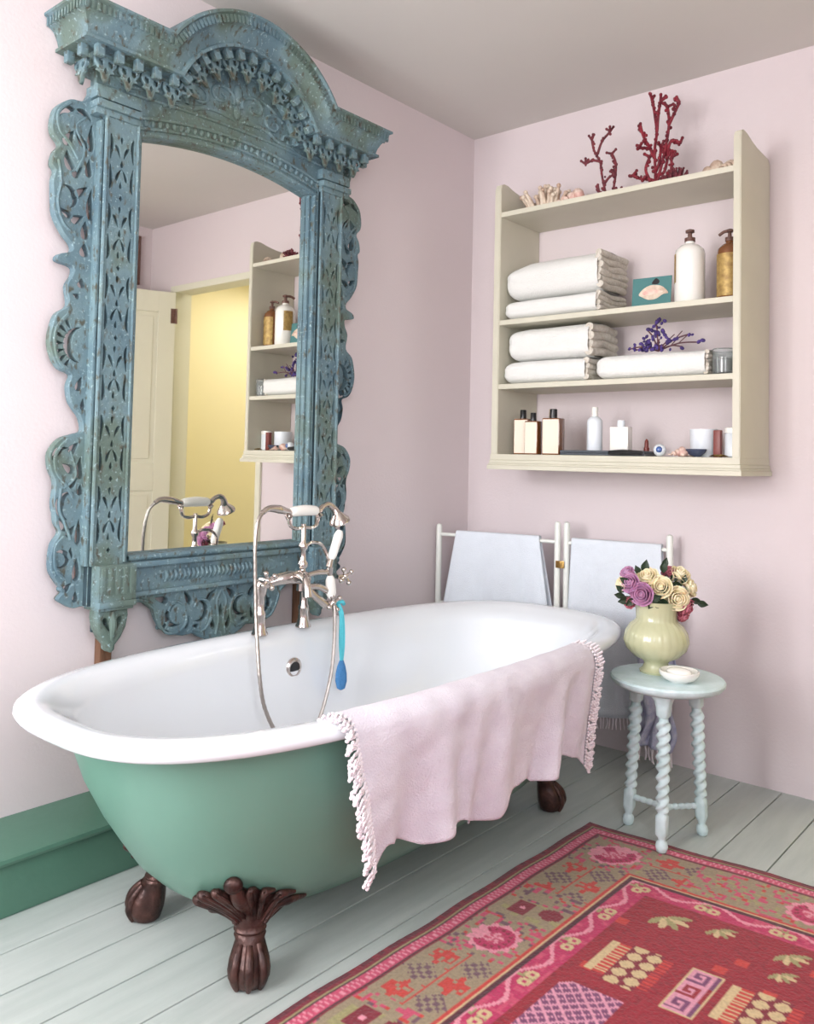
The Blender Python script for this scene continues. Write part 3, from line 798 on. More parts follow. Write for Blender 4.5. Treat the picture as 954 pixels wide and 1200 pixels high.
# bottom rail and apron
bm = B()
box(bm, .03, .085, YC-.375, YC+.375, .762, .866, .002, mi=0)
box(bm, .04, .108, YC-.375, YC+.375, .845, .862, .004); tube(bm, [(.09, YC-.375, .874), (.09, YC+.375, .874)], .009, 8); box(bm, .045, .096, YC-.375, YC+.375, .868, .882, .003)
box(bm, .04, .1, YC-.375, YC+.375, .755, .77, .004)
for k in range(22):
    uu = -.24+.017*k; 
    if abs(uu-.0) < .5:
        tube(bm, [(.086, YC+uu, .79), (.093, YC+uu+.006, .808), (.088, YC+uu+.003, .826)], [.004, .009, .004], 6, 4)
for uu in (.17, .21): scroll(1 if uu < .2 else -1, (uu if uu < .2 else -uu, .808), .024, 1.2, 0)
box(bm, .08, .09, YC-.27, YC-.25, .8, .816, .003); box(bm, .08, .09, YC+.25, YC+.27, .8, .816, .003)
bmesh.ops.recalc_face_normals(bm, faces=bm.faces)
obj('bottom_rail', bm, M_pat, mir, angle=40)
AL = [(.36, .757), (.345, .735), (.30, .728), (.262, .70), (.248, .665), (.23, .635), (.19, .612), (.15, .603), (.11, .606), (.09, .592), (.05, .575), (0, .568)]
AP = AL+[(-a, b_) for a, b_ in reversed(AL[:-1])]
H = []
for s in (1, -1):
    hh = [crescent(.185, .672, .036, .02, -2.2, 1.6), tear(.235, .73, .05, .018, .3), tear(.135, .725, .05, .02, 1.0), crescent(.085, .675, .034, .02, 1.4, 5.2), tear(.135, .645, .04, .014, 1.9), tear(.04, .725, .045, .02, 2.4), tear(.035, .63, .05, .016, 1.3, bend=.004), tear(.22, .645, .03, .01, 2.4), tear(.10, .628, .025, .01, .2)]
    for h in hh: H.append([(s*a, b_) for a, b_ in h])
H.append(tear(0, .67, .04, .014, PI/2))
me = fret([AP]+H, .03, .004, plane(.055)); bm = bm_from(me)
for s in (-1, 1):
    def rel(pts, r_=.005): tube(bm, [(.07, YC+s*a, b_) for a, b_ in pts], r_, 6, 5)
    rel([(.33, .742), (.27, .722), (.25, .67), (.22, .625), (.17, .618), (.14, .65), (.15, .7), (.19, .72), (.21, .69)]); rel([(.12, .62), (.07, .61), (.04, .65), (.05, .70), (.09, .715), (.11, .69)]); rel([(.02, .59), (.01, .64), (.02, .7), (.0, .74)])
obj('apron_fretwork', bm, M_pat, mir, angle=40)
for s in (-1, 1):
    bm = B(); c = s*.43
    box(bm, .03, .132, YC+c-.062, YC+c+.062, .755, .862, .003)
    for k in range(5): box(bm, .13, .135, YC+c-.055+.0235*k, YC+c-.04+.0235*k, .775, .855, .002)
    box(bm, .03, .138, YC+c-.062, YC+c+.062, .737, .757, .005); box(bm, .04, .128, YC+c-.057, YC+c+.057, .728, .739, .003)
    obj('corner_block', bm, M_pat, mir, angle=35)
    fp_ = [(c-.05, .73), (c+.05, .73), (c+.053, .705), (c+.046, .67), (c+.03, .64), (c+.012, .62), (c+.01, .606), (c, .598), (c-.01, .606), (c-.012, .62), (c-.03, .64), (c-.046, .67), (c-.053, .705)]
    me = fret([fp_, tear(c-.017, .683, .045, .012, -1.1), tear(c+.017, .683, .045, .012, -2.04)], .05, .008, plane(.085)); bm = bm_from(me)
    tube(bm, [(.108, YC+c, .72), (.112, YC+c, .68), (.106, YC+c, .63)], [.006, .012, .004], 8, 5)
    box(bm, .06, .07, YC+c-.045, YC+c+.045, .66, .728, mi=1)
    obj('finial', bm, [M_pat, M_patshade], mir, angle=40)

# ------------------------------------------------------------------ wall shelf
sx0, sx1, so, sd = .381, 1.3753, 1.4027, .319
ZT, Z2_, Z3_, Z4_, ZB = 2.2613, 1.7911, 1.5154, 1.2262, 1.1612   # fronts (lower/top edges)
sh = thing('wall_shelf', 'cream painted open wall shelf unit with curved side panels', 'shelf')
TH = .022
def side_prof(ztop_b, ztop_f):
    p = [(0, ZB+.012), (-sd, ZB+.012), (-sd, 2.30)]
    # ogee front-top: curves back and down towards the wall
    return p
for (xa, xb) in ((sx0-.032, sx0), (sx1, so)):
    pr = [(-.001, ZB+.01), (-sd, ZB+.01), (-sd, 2.37), (-sd+.008, 2.392), (-sd+.03, 2.402), (-sd+.06, 2.4), (-.21, 2.388), (-.15, 2.378), (-.08, 2.374), (-.02, 2.37), (-.001, 2.35)]
    bm = B(); loftrings(bm, [[(x, y, z) for y, z in pr] for x in (xa, xb)], capb=True, capt=True)
    bmesh.ops.recalc_face_normals(bm, faces=bm.faces)
    es = [e for e in bm.edges if e.calc_length() > 0 and len(e.link_faces) == 2 and e.calc_face_angle(0) > 1.2]
    bmesh.ops.bevel(bm, geom=es, offset=.003, segments=2, affect='EDGES')
    obj('side_panel', bm, M_cream, sh, angle=30)
tops = []
for z in (ZT, Z2_, Z3_):
    bm = B(); box(bm, sx0-.001, sx1+.001, -sd+.004, -.001, z-.022+.010, z+.010, .003); obj('shelf_board', bm, M_cream, sh, smooth=False); tops.append(z+.010)
bm = B(); box(bm, sx0-.001, sx1+.001, -sd+.004, -.001, Z4_-.02, Z4_, .002)
obj('shelf_board', bm, M_cream, sh, smooth=False); tops.append(Z4_)
bm = B()
for (z0, z1, o_) in ((ZB, ZB+.018, .02), (ZB+.018, ZB+.026, .014), (ZB+.026, ZB+.04, .008), (ZB+.04, Z4_-.001, .003)):
    box(bm, sx0-.032-o_*.3, so+o_*.6, -sd-o_, -.001, z0, z1, .0025)
obj('base_moulding', bm, M_cream, sh, smooth=False)

# ------------------------------------------------------------------ shelf contents
def folded_towel(name, label, x0, x1, y0, y1, z0, h, layers=3, group=None, sag=.012, seed=0, m=(M_towel, M_towelend)):
    w, d = x1-x0, y1-y0
    t = thing(name, label, 'towel', (x0+w/2, (y0+y1)/2, z0), 0, group)
    bm = B(); nseg = 72; nl = 46
    # closed section in (y,z), swept along x; left end closed rounded, right end open layers
    def sec(v, shrink):
        a = 2*PI*v; c, s_ = math.cos(a), math.sin(a); n_ = 3.6
        yy = (d/2-shrink)*math.copysign(abs(c)**(2/n_), c); zz = (h/2-shrink)*math.copysign(abs(s_)**(2/n_), s_)
        return yy, zz
    def fn(v, uu):
        x = -w/2+w*uu; e = 0
        if uu < .1: e = h*.42*(1-math.sqrt(max(0, 1-((.1-uu)/.1)**2)))
        yy, zz = sec(v, e*.9)
        zz2 = zz+h/2
        x += 0
        # front groove between folded layers
        g_ = 0
        if abs(zz) < h*.42:
            g_ = .004*max(0, math.cos(zz/h*2*PI*layers/2))**6*(1 if layers > 1 else 0)
        yy *= (1-g_/(d/2))
        top = max(0, zz/(h/2))
        zz2 += -sag*top*((yy/(d/2))**2)*.5+noise.noise((x*6+seed, yy*6, zz*10))*.006*top-sag*.8*top*max(0, .25-uu)*3
        yy += noise.noise((x*5+seed, zz*9, 3))*.006
        return Vector((x, yy, max(zz2, 0.0005)))
    V = grid(bm, nseg, nl, fn, closed_u=True)
    bm.faces.new([V[i][0] for i in range(nseg)][::-1])
    obj('folded_cloth', bm, m[0], t, angle=70)
    # right end: stacked edges of the layers
    bm = B(); nly = layers*2; lh = (h-.012)/nly
    for k in range(nly):
        zc = .006+lh*(k+.5); dd = d-.02-.006*((k*7+seed) % 3)
        pts = []
        for i in range(15):
            yv = -dd/2+dd*i/14; pts.append((w/2+.004*math.sin(i*.6+k*2+seed)+.002, yv, zc+.005*math.sin(i*.5+seed)*math.sin(PI*(k+.5)/nly)))
        tube(bm, pts, lh*.56, 10, flat=1.0)
    obj('layered_edge', bm, m[1], t)['label'] = 'beige shaggy folded edges'
    return t
zS = tops
G = 'folded white towels on the wall shelf'
folded_towel('folded_towel', 'large folded white towel, lower of the pair beside the teal card', .386, .83, -.305, -.05, zS[1], .09, 2, G, .004, 1)
folded_towel('folded_towel', 'puffy folded white towel, upper of the pair beside the teal card', .385, .835, -.305, -.05, zS[1]+.091, .165, 3, G, .05, 2)
folded_towel('folded_towel', 'folded white towel at the bottom left of the third shelf', .386, .785, -.305, -.06, zS[2], .1, 2, G, .004, 3)
folded_towel('folded_towel', 'folded white towel, upper of the pair left of the flower sprig', .40, .795, -.30, -.06, zS[2]+.101, .14, 2, G, .016, 4)
folded_towel('folded_towel', 'flat folded white towel with a purple flower sprig lying on it', .822, 1.27, -.305, -.07, zS[2], .1, 3, G, .004, 5)

# purple sprig
sp = thing('dried_flower_sprig', 'purple and brown dried flower sprig lying on the flat white towel', 'flowers', (1.07, -.25, zS[2]+.1))
bm = B(); bf = B(); random.seed(3)
tips = [(a, b_, c*1.4) for a, b_, c in [(-.09, 0, .01), (-.05, .01, .065), (-.01, 0, .09), (.01, -.01, .035), (.06, 0, .03), (.12, .01, .045), (.16, 0, .02), (.03, -.02, .012), (-.12, -.01, .012), (.09, .01, .012)]]
for k, t_ in enumerate(tips):
    mid = (t_[0]*.5, t_[1], t_[2]*.5+.015); tube(bm, [(.0, 0, .004), mid, t_], .0028, 6, 5)
    if t_[0] > .05:
        tube(bm, [mid, (mid[0]+.03, .01, mid[2]+.03)], .002, 5); 
for k in range(86):
    if k < 70:
        c = Vector((random.gauss(-.02, .035), random.gauss(0, .012), 0)); c.z = .008+abs(random.gauss(0, .028))+(.055 if abs(c.x+.005) < .03 and random.random() < .6 else 0)
    else: c = Vector(random.choice(tips))+Vector((random.gauss(0, .008), 0, random.gauss(0, .004)))
    c.z = max(c.z, .009)
    ball(bf, c, .006+.005*random.random(), 1, .8, .7, 8, M=Matrix.Rotation(random.random()*3, 4, 'Y'))
obj('twig', bm, M_twig, sp); obj('petals', bf, M_purple, sp)['kind'] = 'stuff'

# glass pot with dark contents at the right of the third shelf
jr = thing('glass_pot', 'clear glass pot with dark contents at the right end of the third shelf', 'pot', (1.325, -.255, zS[2]))
bm = B(); lathe(bm, [(.03, 0), (.04, .005), (.043, .05), (.042, .085), (.046, .09), (.043, .094), (.039, .085), (.039, .01), (.02, .006)], 20); obj('glass', bm, M_glassy, jr)
bm = B(); lathe(bm, [(.02, .008), (.037, .012), (.037, .055), (.02, .06)], 18, ripple=lambda r_, z, a: r_*(1-.06*math.sin(5*a))); obj('contents', bm, M_dark, jr)

# teal card with shell
cdx = thing('postcard', 'teal card with a pink and white shell picture beside the towels', 'card', (1.043, -.262, zS[1]+.001), math.radians(4))
bm = B(); box(bm, -.077, .077, 0, .003, .0, .118, .001); o = obj('card', bm, M_teal, cdx, smooth=False); cdx.rotation_euler = (math.radians(-7), 0, math.radians(4))
bm = B()
sh2 = sm2([(-.05, .052), (-.03, .075), (.0, .086), (.04, .078), (.066, .05), (.045, .045), (.02, .03), (-.01, .028), (-.035, .04)], 5)
me = fret([sh2], .0016, .0005, Matrix(((1, 0, 0, 0), (0, 0, 1, -.0008), (0, 1, 0, 0), (0, 0, 0, 1))))
obj('shell_picture', me, M_shell, cdx, smooth=False)
me = fret([sm2([(-.038, .055), (-.01, .068), (.03, .062), (.045, .055), (.02, .05), (-.015, .046)], 5)], .0018, .0004, Matrix(((1, 0, 0, 0), (0, 0, 1, -.0022), (0, 1, 0, 0), (0, 0, 0, 1))))
obj('shell_opening', me, M_shellp, cdx, smooth=False)
me = fret([sm2([(.0, .092), (.015, .112), (.03, .1), (.022, .088)], 4)], .0018, .0004, Matrix(((1, 0, 0, 0), (0, 0, 1, -.0008), (0, 1, 0, 0), (0, 0, 0, 1))))
obj('dark_mark', me, M_black, cdx, smooth=False)

def bottle(name, label, x, y, z, r_, h, body, kind='pump', group=None, cap=M_black, lab=None, sq=0, cat='bottle', labm=M_label, rz=-.6):
    t = thing(name, label, cat, (x, y, z), rz, group)
    bm = B()
    if sq:
        box(bm, -r_, r_, -r_*.7, r_*.7, 0, h*.80, r_*.12)
        lathe(bm, [(r_*.3, h*.795), (r_*.28, h*.87)], 12)
    else:
        lathe(bm, [(r_*.9, 0), (r_, .006), (r_, h*.66), (r_*.93, h*.72), (r_*.6, h*.78), (r_*.32, h*.8), (r_*.3, h*.84)], 24)
    obj('bottle_body', bm, body, t, angle=50)
    if kind == 'pump':
        bm = B(); lathe(bm, [(r_*.36, h*.83), (r_*.36, h*.88), (r_*.16, h*.885), (r_*.14, h*.95), (r_*.3, h*.955), (r_*.3, h*.985), (r_*.1, h)], 14)
        tube(bm, [(0, 0, h*.97), (-r_*.5, 0, h*.975), (-r_*.95, 0, h*.94)], r_*.13, 8, 4)
        obj('pump', bm, cap, t)
    elif kind == 'cap':
        bm = B(); lathe(bm, [(r_*.42, h*.8), (r_*.42, h*.81), (r_*.4, h*.99), (r_*.35, h)], 16)
        obj('cap', bm, cap, t)
    if lab:
        zl, zh, wd = lab; bm = B()
        if sq:
            box(bm, -r_*wd, r_*wd, -r_*.7-.0012, -r_*.7+.0005, h*zl, h*zh)
        else:
            grid(bm, 14, 2, lambda uu, v: Vector(((r_+.0008)*math.sin((uu-.5)*wd), -(r_+.0008)*math.cos((uu-.5)*wd), h*(zl+(zh-zl)*v))))
            bmesh.ops.reverse_faces(bm, faces=bm.faces)
        obj('paper_label', bm, labm, t, smooth=not sq)
    return t
bottle('pump_bottle', 'large white pump bottle with an oval gold label beside the teal card', 1.185, -.235, zS[1], .055, .285, M_porcelain, 'pump', cap=M_brown, lab=(.28, .66, 1.0), labm=M_gold, rz=-1.2)
bottle('pump_bottle', 'amber bottle with gold label half hidden behind the right side panel', 1.325, -.21, zS[1], .045, .27, M_amber, 'pump', cap=M_brown, lab=(.06, .64, 1.6), labm=M_gold, rz=-.2)
# three small bottles
def small(x, y, h, r_, label, rz):
    return bottle('toiletry_bottle', label, x, y, zS[3], r_, h, M_amber, 'cap', lab=(.03, .77, .9), sq=1, rz=rz, group='cream labelled bottles on the lowest shelf')
small(.470, -.255, .19, .033, 'brown bottle with cream label and black cap, leftmost on the lowest shelf', .12)
small(.541, -.288, .175, .03, 'shortest cream labelled bottle with black cap, between two taller ones', .06)
small(.622, -.262, .19, .039, 'wide cream labelled brown bottle with black cap, rightmost of the three', .1)
bottle('glass_vial', 'thin pinkish vial standing behind the three labelled bottles', .535, -.14, zS[3], .016, .2, M_shellp, 'cap', cap=M_shell)
# tray with white bottles
tr_ = thing('tray', 'flat dark slate tray holding two white bottles', 'tray', (.862, -.25, zS[3]))
bm = B(); box(bm, -.18, .18, -.06, .06, 0, .01, .003); box(bm, -.18, .18, -.06, -.054, .01, .02, .002); box(bm, -.18, .18, .054, .06, .01, .02, .002); box(bm, -.18, -.174, -.054, .054, .01, .02, .002); box(bm, .174, .18, -.054, .054, .01, .02, .002)
obj('tray_base', bm, M_tray, tr_, smooth=False)
bm = B(); tube(bm, [(.04, -.066, .012), (.1, -.068, .014), (.178, -.066, .012)], [.008, .011, .008], 8, 4); obj('dark_brush_handle', bm, M_black, tr_)
bottle('perfume_bottle', 'tall slim white bottle with a white cap on the slate tray', .80, -.24, zS[3]+.0105, .031, .185, M_frost, 'cap', cap=M_porcelain, rz=0)
bottle('perfume_bottle', 'short square white bottle with a small white cap on the slate tray', .915, -.24, zS[3]+.0105, .037, .13, M_porcelain, 'cap', cap=M_frost, sq=1, rz=.1)
t = thing('lipstick', 'slim red-brown lipstick standing behind the slate tray', 'lipstick', (.985, -.16, zS[3]))
obj('tube_case', lathe(B(), [(.011, 0), (.011, .035), (.008, .036), (.008, .05), (.007, .062), (.002, .07)], 14), M_blind, t)
def shell(label, x, y, z, s_, m, rz=0, kind=0, name='seashell'):
    t = thing(name, label, 'shell', (x, y, z), rz); bm = B()
    if kind == 0:   # spiral whelk
        n = 60
        pts = []; R_ = []
        for i in range(n):
            a = i*.42; q = i/n; pts.append((s_*(-.9+1.8*q)+0, s_*.42*q*math.cos(a), s_*(.45*q+.12)+s_*.30*q*math.sin(a))); R_.append(s_*(.05+.33*q))
        for p in pts: pass
        tube(bm, pts, lambda t_: s_*(.05+.34*t_), 10)
        mz = min(v.co.z for v in bm.verts)
        for v in bm.verts: v.co.z -= mz
    elif kind == 1:  # scallop
        V = grid(bm, 33, 12, lambda uu, v: Vector((s_*v*math.sin((uu-.5)*2.6), s_*(v*math.cos((uu-.5)*2.6)-.5), s_*(.3*math.sin(PI*min(v, 1)*.9)*(1+.12*math.cos(uu*2*PI*9))*math.cos((uu-.5)*1.6))+.003)))
        bmesh.ops.solidify(bm, geom=bm.faces[:], thickness=.003)
        mz = min(v.co.z for v in bm.verts)
        for v in bm.verts: v.co.z -= mz
    else:            # lumpy cluster coral
        rs = random.Random(int(x*1000))
        for k in range(44):
            a = rs.random()*2*PI; q = rs.random()**.6
            p0 = Vector((s_*.6*q*math.cos(a), s_*.35*q*math.sin(a), .012)); p1 = p0+Vector((s_*.4*math.cos(a)*q, s_*.3*math.sin(a)*q, s_*(.3+.75*rs.random()*(1-q*.5))))
            tube(bm, [p0, (p0+p1)/2+Vector((0, .004, .005)), p1], [s_*.1, s_*.08, s_*.05], 8, 3); ball(bm, p1, s_*.085, seg=8)
        mz = min(v.co.z for v in bm.verts)
        for v in bm.verts: v.co.z -= mz
    obj('shell_body', bm, m, t, angle=60); return t
t = thing('glass_bead', 'round blue and white glass bead on the lowest shelf beside the tray', 'bead', (1.085, -.262, zS[3]))
bm = B(); ball(bm, (0, 0, .024), .024, seg=16); obj('glass_ball', bm, M_frost, t); bm = B(); ball(bm, (.004, -.014, .026), .0135, seg=12); obj('blue_eye', bm, M_bluepearl, t)
shell('small brown spiral shell beside the blue bead on the lowest shelf', 1.145, -.25, zS[3], .034, M_shellp, .5)
shell('tiny pink shell in front of the frosted tumbler', 1.19, -.29, zS[3], .022, M_shellp, 2)
shell('small pale shell in front of the dark blue dish', 1.21, -.292, zS[3], .02, M_shell, 1, 1)
shell('golden fan shell at the right end of the lowest shelf', 1.318, -.285, zS[3], .036, M_gold, .2, 1)
t = thing('tumbler', 'frosted white glass tumbler behind the dark dish on the lowest shelf', 'glass', (1.225, -.19, zS[3]))
obj('glass_body', lathe(B(), [(.045, 0), (.048, .004), (.05, .105), (.0475, .105), (.0455, .008), (.001, .006)], 24, capt=True), M_frost, t)
t = thing('dark_dish', 'small oval dark blue dish in front of the frosted tumbler', 'dish', (1.225, -.262, zS[3]))
bm = B(); lathe(bm, [(.012, 0), (.02, .004), (.035, .018), (.04, .028), (.038, .03), (.03, .018), (.001, .01)], 22); 
for v in bm.verts: v.co.y *= .5
obj('dish_body', bm, mat('ink_blue_glaze', lin(62, 70, 92), .25, coat=.5), t)
t = thing('wooden_stick_holder', 'narrow red-brown upright case between two white jars', 'case', (1.295, -.235, zS[3]))
obj('case_body', box(B(), -.013, .013, -.012, .012, 0, .1, .003), M_blind, t)
t = thing('jar', 'bluish white jar against the right side panel of the lowest shelf', 'jar', (1.342, -.21, zS[3]))
obj('jar_body', lathe(B(), [(.026, 0), (.03, .004), (.03, .085), (.026, .09)], 22), M_frost, t); obj('lid', lathe(B(), [(.031, .09), (.031, .108), (.027, .111)], 22), M_porcelain, t)
shell('tiny cream shell on the second shelf beside the amber bottle', 1.235, -.27, zS[1], .02, M_shell, .4, 1)

# top shelf: corals and shells
t0 = tops[0]
shell('knobbly cream and pink coral cluster at the left of the top shelf', .53, -.20, t0, .12, M_shell, 0, 2, 'coral_cluster')
shell('pinkish spiral shell lying at the right of the cream coral cluster', .665, -.235, t0, .06, M_shellp, .6)
shell('pale spiral shell leaning beside the left end coral', .735, -.17, t0, .05, M_shell, 2.4)
shell('flat white scallop shell between the two red corals', .915, -.24, t0, .05, M_shell, .3, 1)
shell('large pale whelk shell at the right end of the top shelf', 1.215, -.17, t0, .072, M_shell, .3)
shell('grey-white ridged shell against the right side panel of the top shelf', 1.328, -.262, t0, .04, M_shell, 1.2)
shell('dark red knobbly coral piece in front of the pale whelk', 1.13, -.255, t0, .055, M_dkcoral, 0, 2, 'coral_piece')
def coral(label, x, y, z, paths, m, r0, knob):
    t = thing('branch_coral', label, 'coral', (x, y, z)); bm = B(); rs = random.Random(5)
    lathe(bm, [(.03, 0), (.034, .004), (.02, .012), (.008, .02)], 12)
    for P_ in paths:
        P_ = [Vector((a*(1.1 if x < 1 else .95), .01*math.sin(a*90+b_*40), b_*1.32)) for a, b_ in P_]
        tube(bm, P_, [r0]+[r0*.8]*(len(P_)-1), 8, 5)
        q = smoothpath(P_, 4)
        for i, p in enumerate(q):
            if i > 3: 
                ball(bm, p+Vector((rs.gauss(0, r0*.7), rs.gauss(0, r0*.7), rs.gauss(0, r0*.5))), r0*(.7+.5*rs.random()), seg=8)
        for k in range(3):
            e = P_[-1]; d = Vector((rs.gauss(0, 1), rs.gauss(0, .6), abs(rs.gauss(0, .8))+.3)).normalized(); tube(bm, [e, e+d*knob], [r0*.9, r0*.7], 7); ball(bm, e+d*knob, r0*.95, seg=8)
    for v in bm.verts: v.co.z = max(v.co.z, 0)
    obj('coral_branches', bm, m, t)
S_ = 1/265   # metres per photo pixel at the shelf
coral('smaller thin-branched dusky red coral on the top shelf', .832, -.22, t0, [
    [(0, 0), (-.01, .03), (-.02, .06), (-.03, .10), (-.035, .125), (-.06, .165), (-.07, .2)], [(-.035, .125), (-.06, .13), (-.09, .125)], [(-.045, .15), (-.02, .18), (.01, .21)], [(.015, .0), (.03, .03), (.035, .07), (.03, .11), (.015, .14)],
    [(-.015, .05), (.01, .065), (.033, .07)], [(0, 0), (-.02, .01), (-.03, .03)], [(.03, .03), (.05, .01)]], M_dkcoral, .0062, .022)
coral('larger bushy deep red coral on the top shelf', 1.03, -.20, t0, [
    [(0, 0), (-.005, .06), (.0, .12), (.0, .18), (-.01, .24), (-.015, .28)], [(0, .18), (.015, .23), (.02, .27)], [(0, .02), (.03, .08), (.05, .14), (.055, .2), (.045, .25)], [(.055, .19), (.08, .22), (.1, .25)], [(.04, .1), (.07, .14), (.1, .13)],
    [(-.003, .1), (-.03, .14), (-.055, .17), (-.07, .2)], [(-.02, .13), (-.05, .14), (-.07, .14)], [(0, .03), (-.03, .04), (-.06, .045), (-.1, .06)], [(-.005, .06), (.02, .08), (.02, .13)], [(.02, .03), (.06, .05), (.07, .09)], [(-.02, .03), (-.04, .07), (-.03, .11)], [(0, .05), (.04, .05), (.05, .1)]], M_redcoral, .0072, .024)

# ------------------------------------------------------------------ towel rack (two hinged frames)
rk = thing('towel_rack', 'white painted folding towel rack with rounded posts behind the bathtub', 'towel rack')
posts = [(.035, -.265), (.583, -.148), (.623, -.140), (1.052, -.085)]
ptop = [.905, .945, .945, .92]
for (x, y), zt in zip(posts, ptop):
    bm = B(); lathe(bm, [(.011, 0), (.0135, .004), (.0135, zt-.015), (.011, zt-.004), (.004, zt)], 14, c=(x, y, 0)); obj('post', bm, M_white_paint, rk)
for (a, b_) in ((0, 1), (2, 3)):
    for z in (.858, .55, .2):
        bm = B(); tube(bm, [(posts[a][0], posts[a][1], z), (posts[b_][0], posts[b_][1], z)], .008, 10); obj('rail', bm, M_white_paint, rk)
for z in (.3, .75):
    bm = B(); box(bm, .583, .623, -.163, -.160, z, z+.03, .001); obj('hinge', bm, M_brass, rk)
def hung(name, label, a, b_, s0, s1, m, zf, zbk, flare, seed, fr=None, zt=.87):
    A_ = Vector((*posts[a], 0)); B_ = Vector((*posts[b_], 0)); dr = (B_-A_); nrm = Vector((dr.y, -dr.x, 0)).normalized()
    t = thing(name, label, 'towel')
    def fn(uu, v):
        s = s0+(s1-s0)*uu; base = A_+dr*s
        if v < .45: q = 1-v/.45; z = zt-(zt-zf)*q; off = .014; k = q
        elif v < .55:
            q = (v-.45)/.1; an = PI*q; z = zt+.006*math.sin(an)+.004; off = .014*math.cos(an); k = 0
        else: q = (v-.55)/.45; z = zt-(zt-zbk)*q; off = -.014; k = q
        w = .012*math.sin(uu*13+seed)+.006*math.sin(uu*29+seed*2)
        off += w*k*(1 if off > 0 else .3)+(.012*k if off > 0 else 0)
        p = base+nrm*off; p += dr.normalized()*((uu-.5)*flare*k)
        p.z = z+.006*math.sin(uu*9+seed)*k*(1 if zf > .1 else .3)
        return p
    bm = B(); grid(bm, 60, 60, fn)
    o = obj('towel_cloth', bm, m, t, angle=80); md_ = o.modifiers.new('thick', 'SOLIDIFY'); md_.thickness = .004
    if fr:
        bm = B()
        for k in range(34):
            p = fn(k/33, 0); tube(bm, [p, p+Vector((.003*math.sin(k*3), .002*math.cos(k*5), -.02)), p+Vector((.005*math.sin(k*7), 0, -.045))], .0028, 5)
        obj('fringe', bm, M_fringe, t)
    return t
hung('hand_towel', 'bluish white towel hanging on the left frame of the rack', 0, 1, .16, .86, M_bluewhite, .42, .5, .14, .5)
hung('bath_sheet', 'wide white towel hanging on the right frame of the rack behind the flowers', 2, 3, .06, .93, M_bluewhite, .17, .3, .05, 2.2, fr=True)
# lavender scarf gathered over the end of the tub beside the vase
lv = thing('cotton_throw', 'crumpled lavender and white throw between tub end and side table', 'throw')
bm = B()
def fn(uu, v):
    x = .93+.15*uu; y = -.168-.03*math.sin(uu*5)+.02*math.sin(uu*22+v*3); z = .66-.54*v-.03*uu
    x += .03*math.sin(v*3)+.012*math.sin(v*14+uu*8); return Vector((x, y+.012*math.sin(v*9), z))
grid(bm, 46, 50, fn); o = obj('throw_cloth', bm, M_lav, lv, angle=80); md_ = o.modifiers.new('thick', 'SOLIDIFY'); md_.thickness = .004
bm = B()
for k in range(20):
    p = fn(k/19, 1); tube(bm, [p, p+Vector((.004*math.sin(k*3), .002, -.03)), p+Vector((.006*math.sin(k*7), 0, -.055))], .003, 5)
obj('fringe', bm, M_fringe, lv)

# ------------------------------------------------------------------ side table
CX, CY, TZ = 1.29, -.655, .513
tb = thing('side_table', 'small round pale blue side table with three barley-twist legs', 'table', (CX, CY, 0))
bm = B(); lathe(bm, [(.12, TZ-.034), (.158, TZ-.032), (.17, TZ-.026), (.179, TZ-.016), (.18, TZ-.008), (.176, TZ-.002), (.166, TZ), (.001, TZ)], 64)
obj('table_top', bm, M_table, tb)
legs = [(1.332, -.785), (1.156, -.650), (1.372, -.560)]
for k, (lx, ly) in enumerate(legs):
    dv = Vector((lx-CX, ly-CY, 0)); topv = dv*.78; z0 = .0075 if k == 0 else .0
    bm = B()
    def sec(z, r_, tw=0, n=20, sqr=0):
        r_ = r_*1.2; q = (z-z0)/(TZ-.03); c = dv*(1-q)+topv*q; o_ = []
        for i in range(n):
            a = 2*PI*i/n; rr = r_
            if tw is not None and tw != 0: rr = r_*(1+.27*math.cos(2*a-tw))
            if sqr: rr = r_/max(abs(math.cos(a)), abs(math.sin(a)))**.8
            o_.append((c.x+rr*math.cos(a), c.y+rr*math.sin(a), z))
        return o_
    R_ = []
    for z, r_ in ((z0, .008), (z0+.004, .013), (z0+.018, .016), (z0+.03, .014), (z0+.036, .009), (z0+.045, .011)): R_.append(sec(z, r_))
    for z in (.06, .07, .10, .115): R_.append(sec(z, .0145, sqr=1))
    R_.append(sec(.122, .01))
    n = 60
    for i in range(n+1):
        z = .13+(.40-.13)*i/n; R_.append(sec(z, .0135+.0005*i/n*4, tw=(z-.13)*2*PI*2/.062+.001))
    R_.append(sec(.408, .012))
    for z, r_ in ((.415, .016), (.44, .017), (.46, .021), (.477, .03)): R_.append(sec(z, r_, sqr=1))
    loftrings(bm, R_, capb=True, capt=True)
    obj('twisted_leg', bm, M_table, tb, angle=60)
bm = B(); hubz = .095
for (lx, ly) in legs:
    dv = Vector((lx-CX, ly-CY, 0))*.97; n = 40
    tube(bm, [Vector((0, 0, hubz))+dv*(i/n) for i in range(n+1)], lambda t: .0075+.003*abs(math.sin(t*18)), 10)
ball(bm, (0, 0, hubz), .016, 1, 1, .8)
obj('stretcher', bm, M_table, tb)

# vase
VX, VY = 1.242, -.634
vs_ = thing('vase', 'fluted sage and cream ceramic vase holding roses on the side table', 'vase', (VX, VY, TZ))
vp = [(.050, 0), (.053, .006), (.043, .014), (.037, .028), (.042, .038), (.070, .050), (.093, .072), (.102, .098), (.097, .124), (.082, .147), (.067, .158), (.063, .165), (.064, .185), (.067, .208), (.073, .222), (.069, .222), (.060, .208), (.055, .17), (.03, .1)]
bm = B(); lathe(bm, [(a*1.02, b_*1.06) for a, b_ in vp], 72, ripple=lambda r_, z, a: r_*(1+(.018*math.cos(24*a) if .04 < z < .22 else 0)))
obj('vase_body', bm, M_vase, vs_, angle=60)

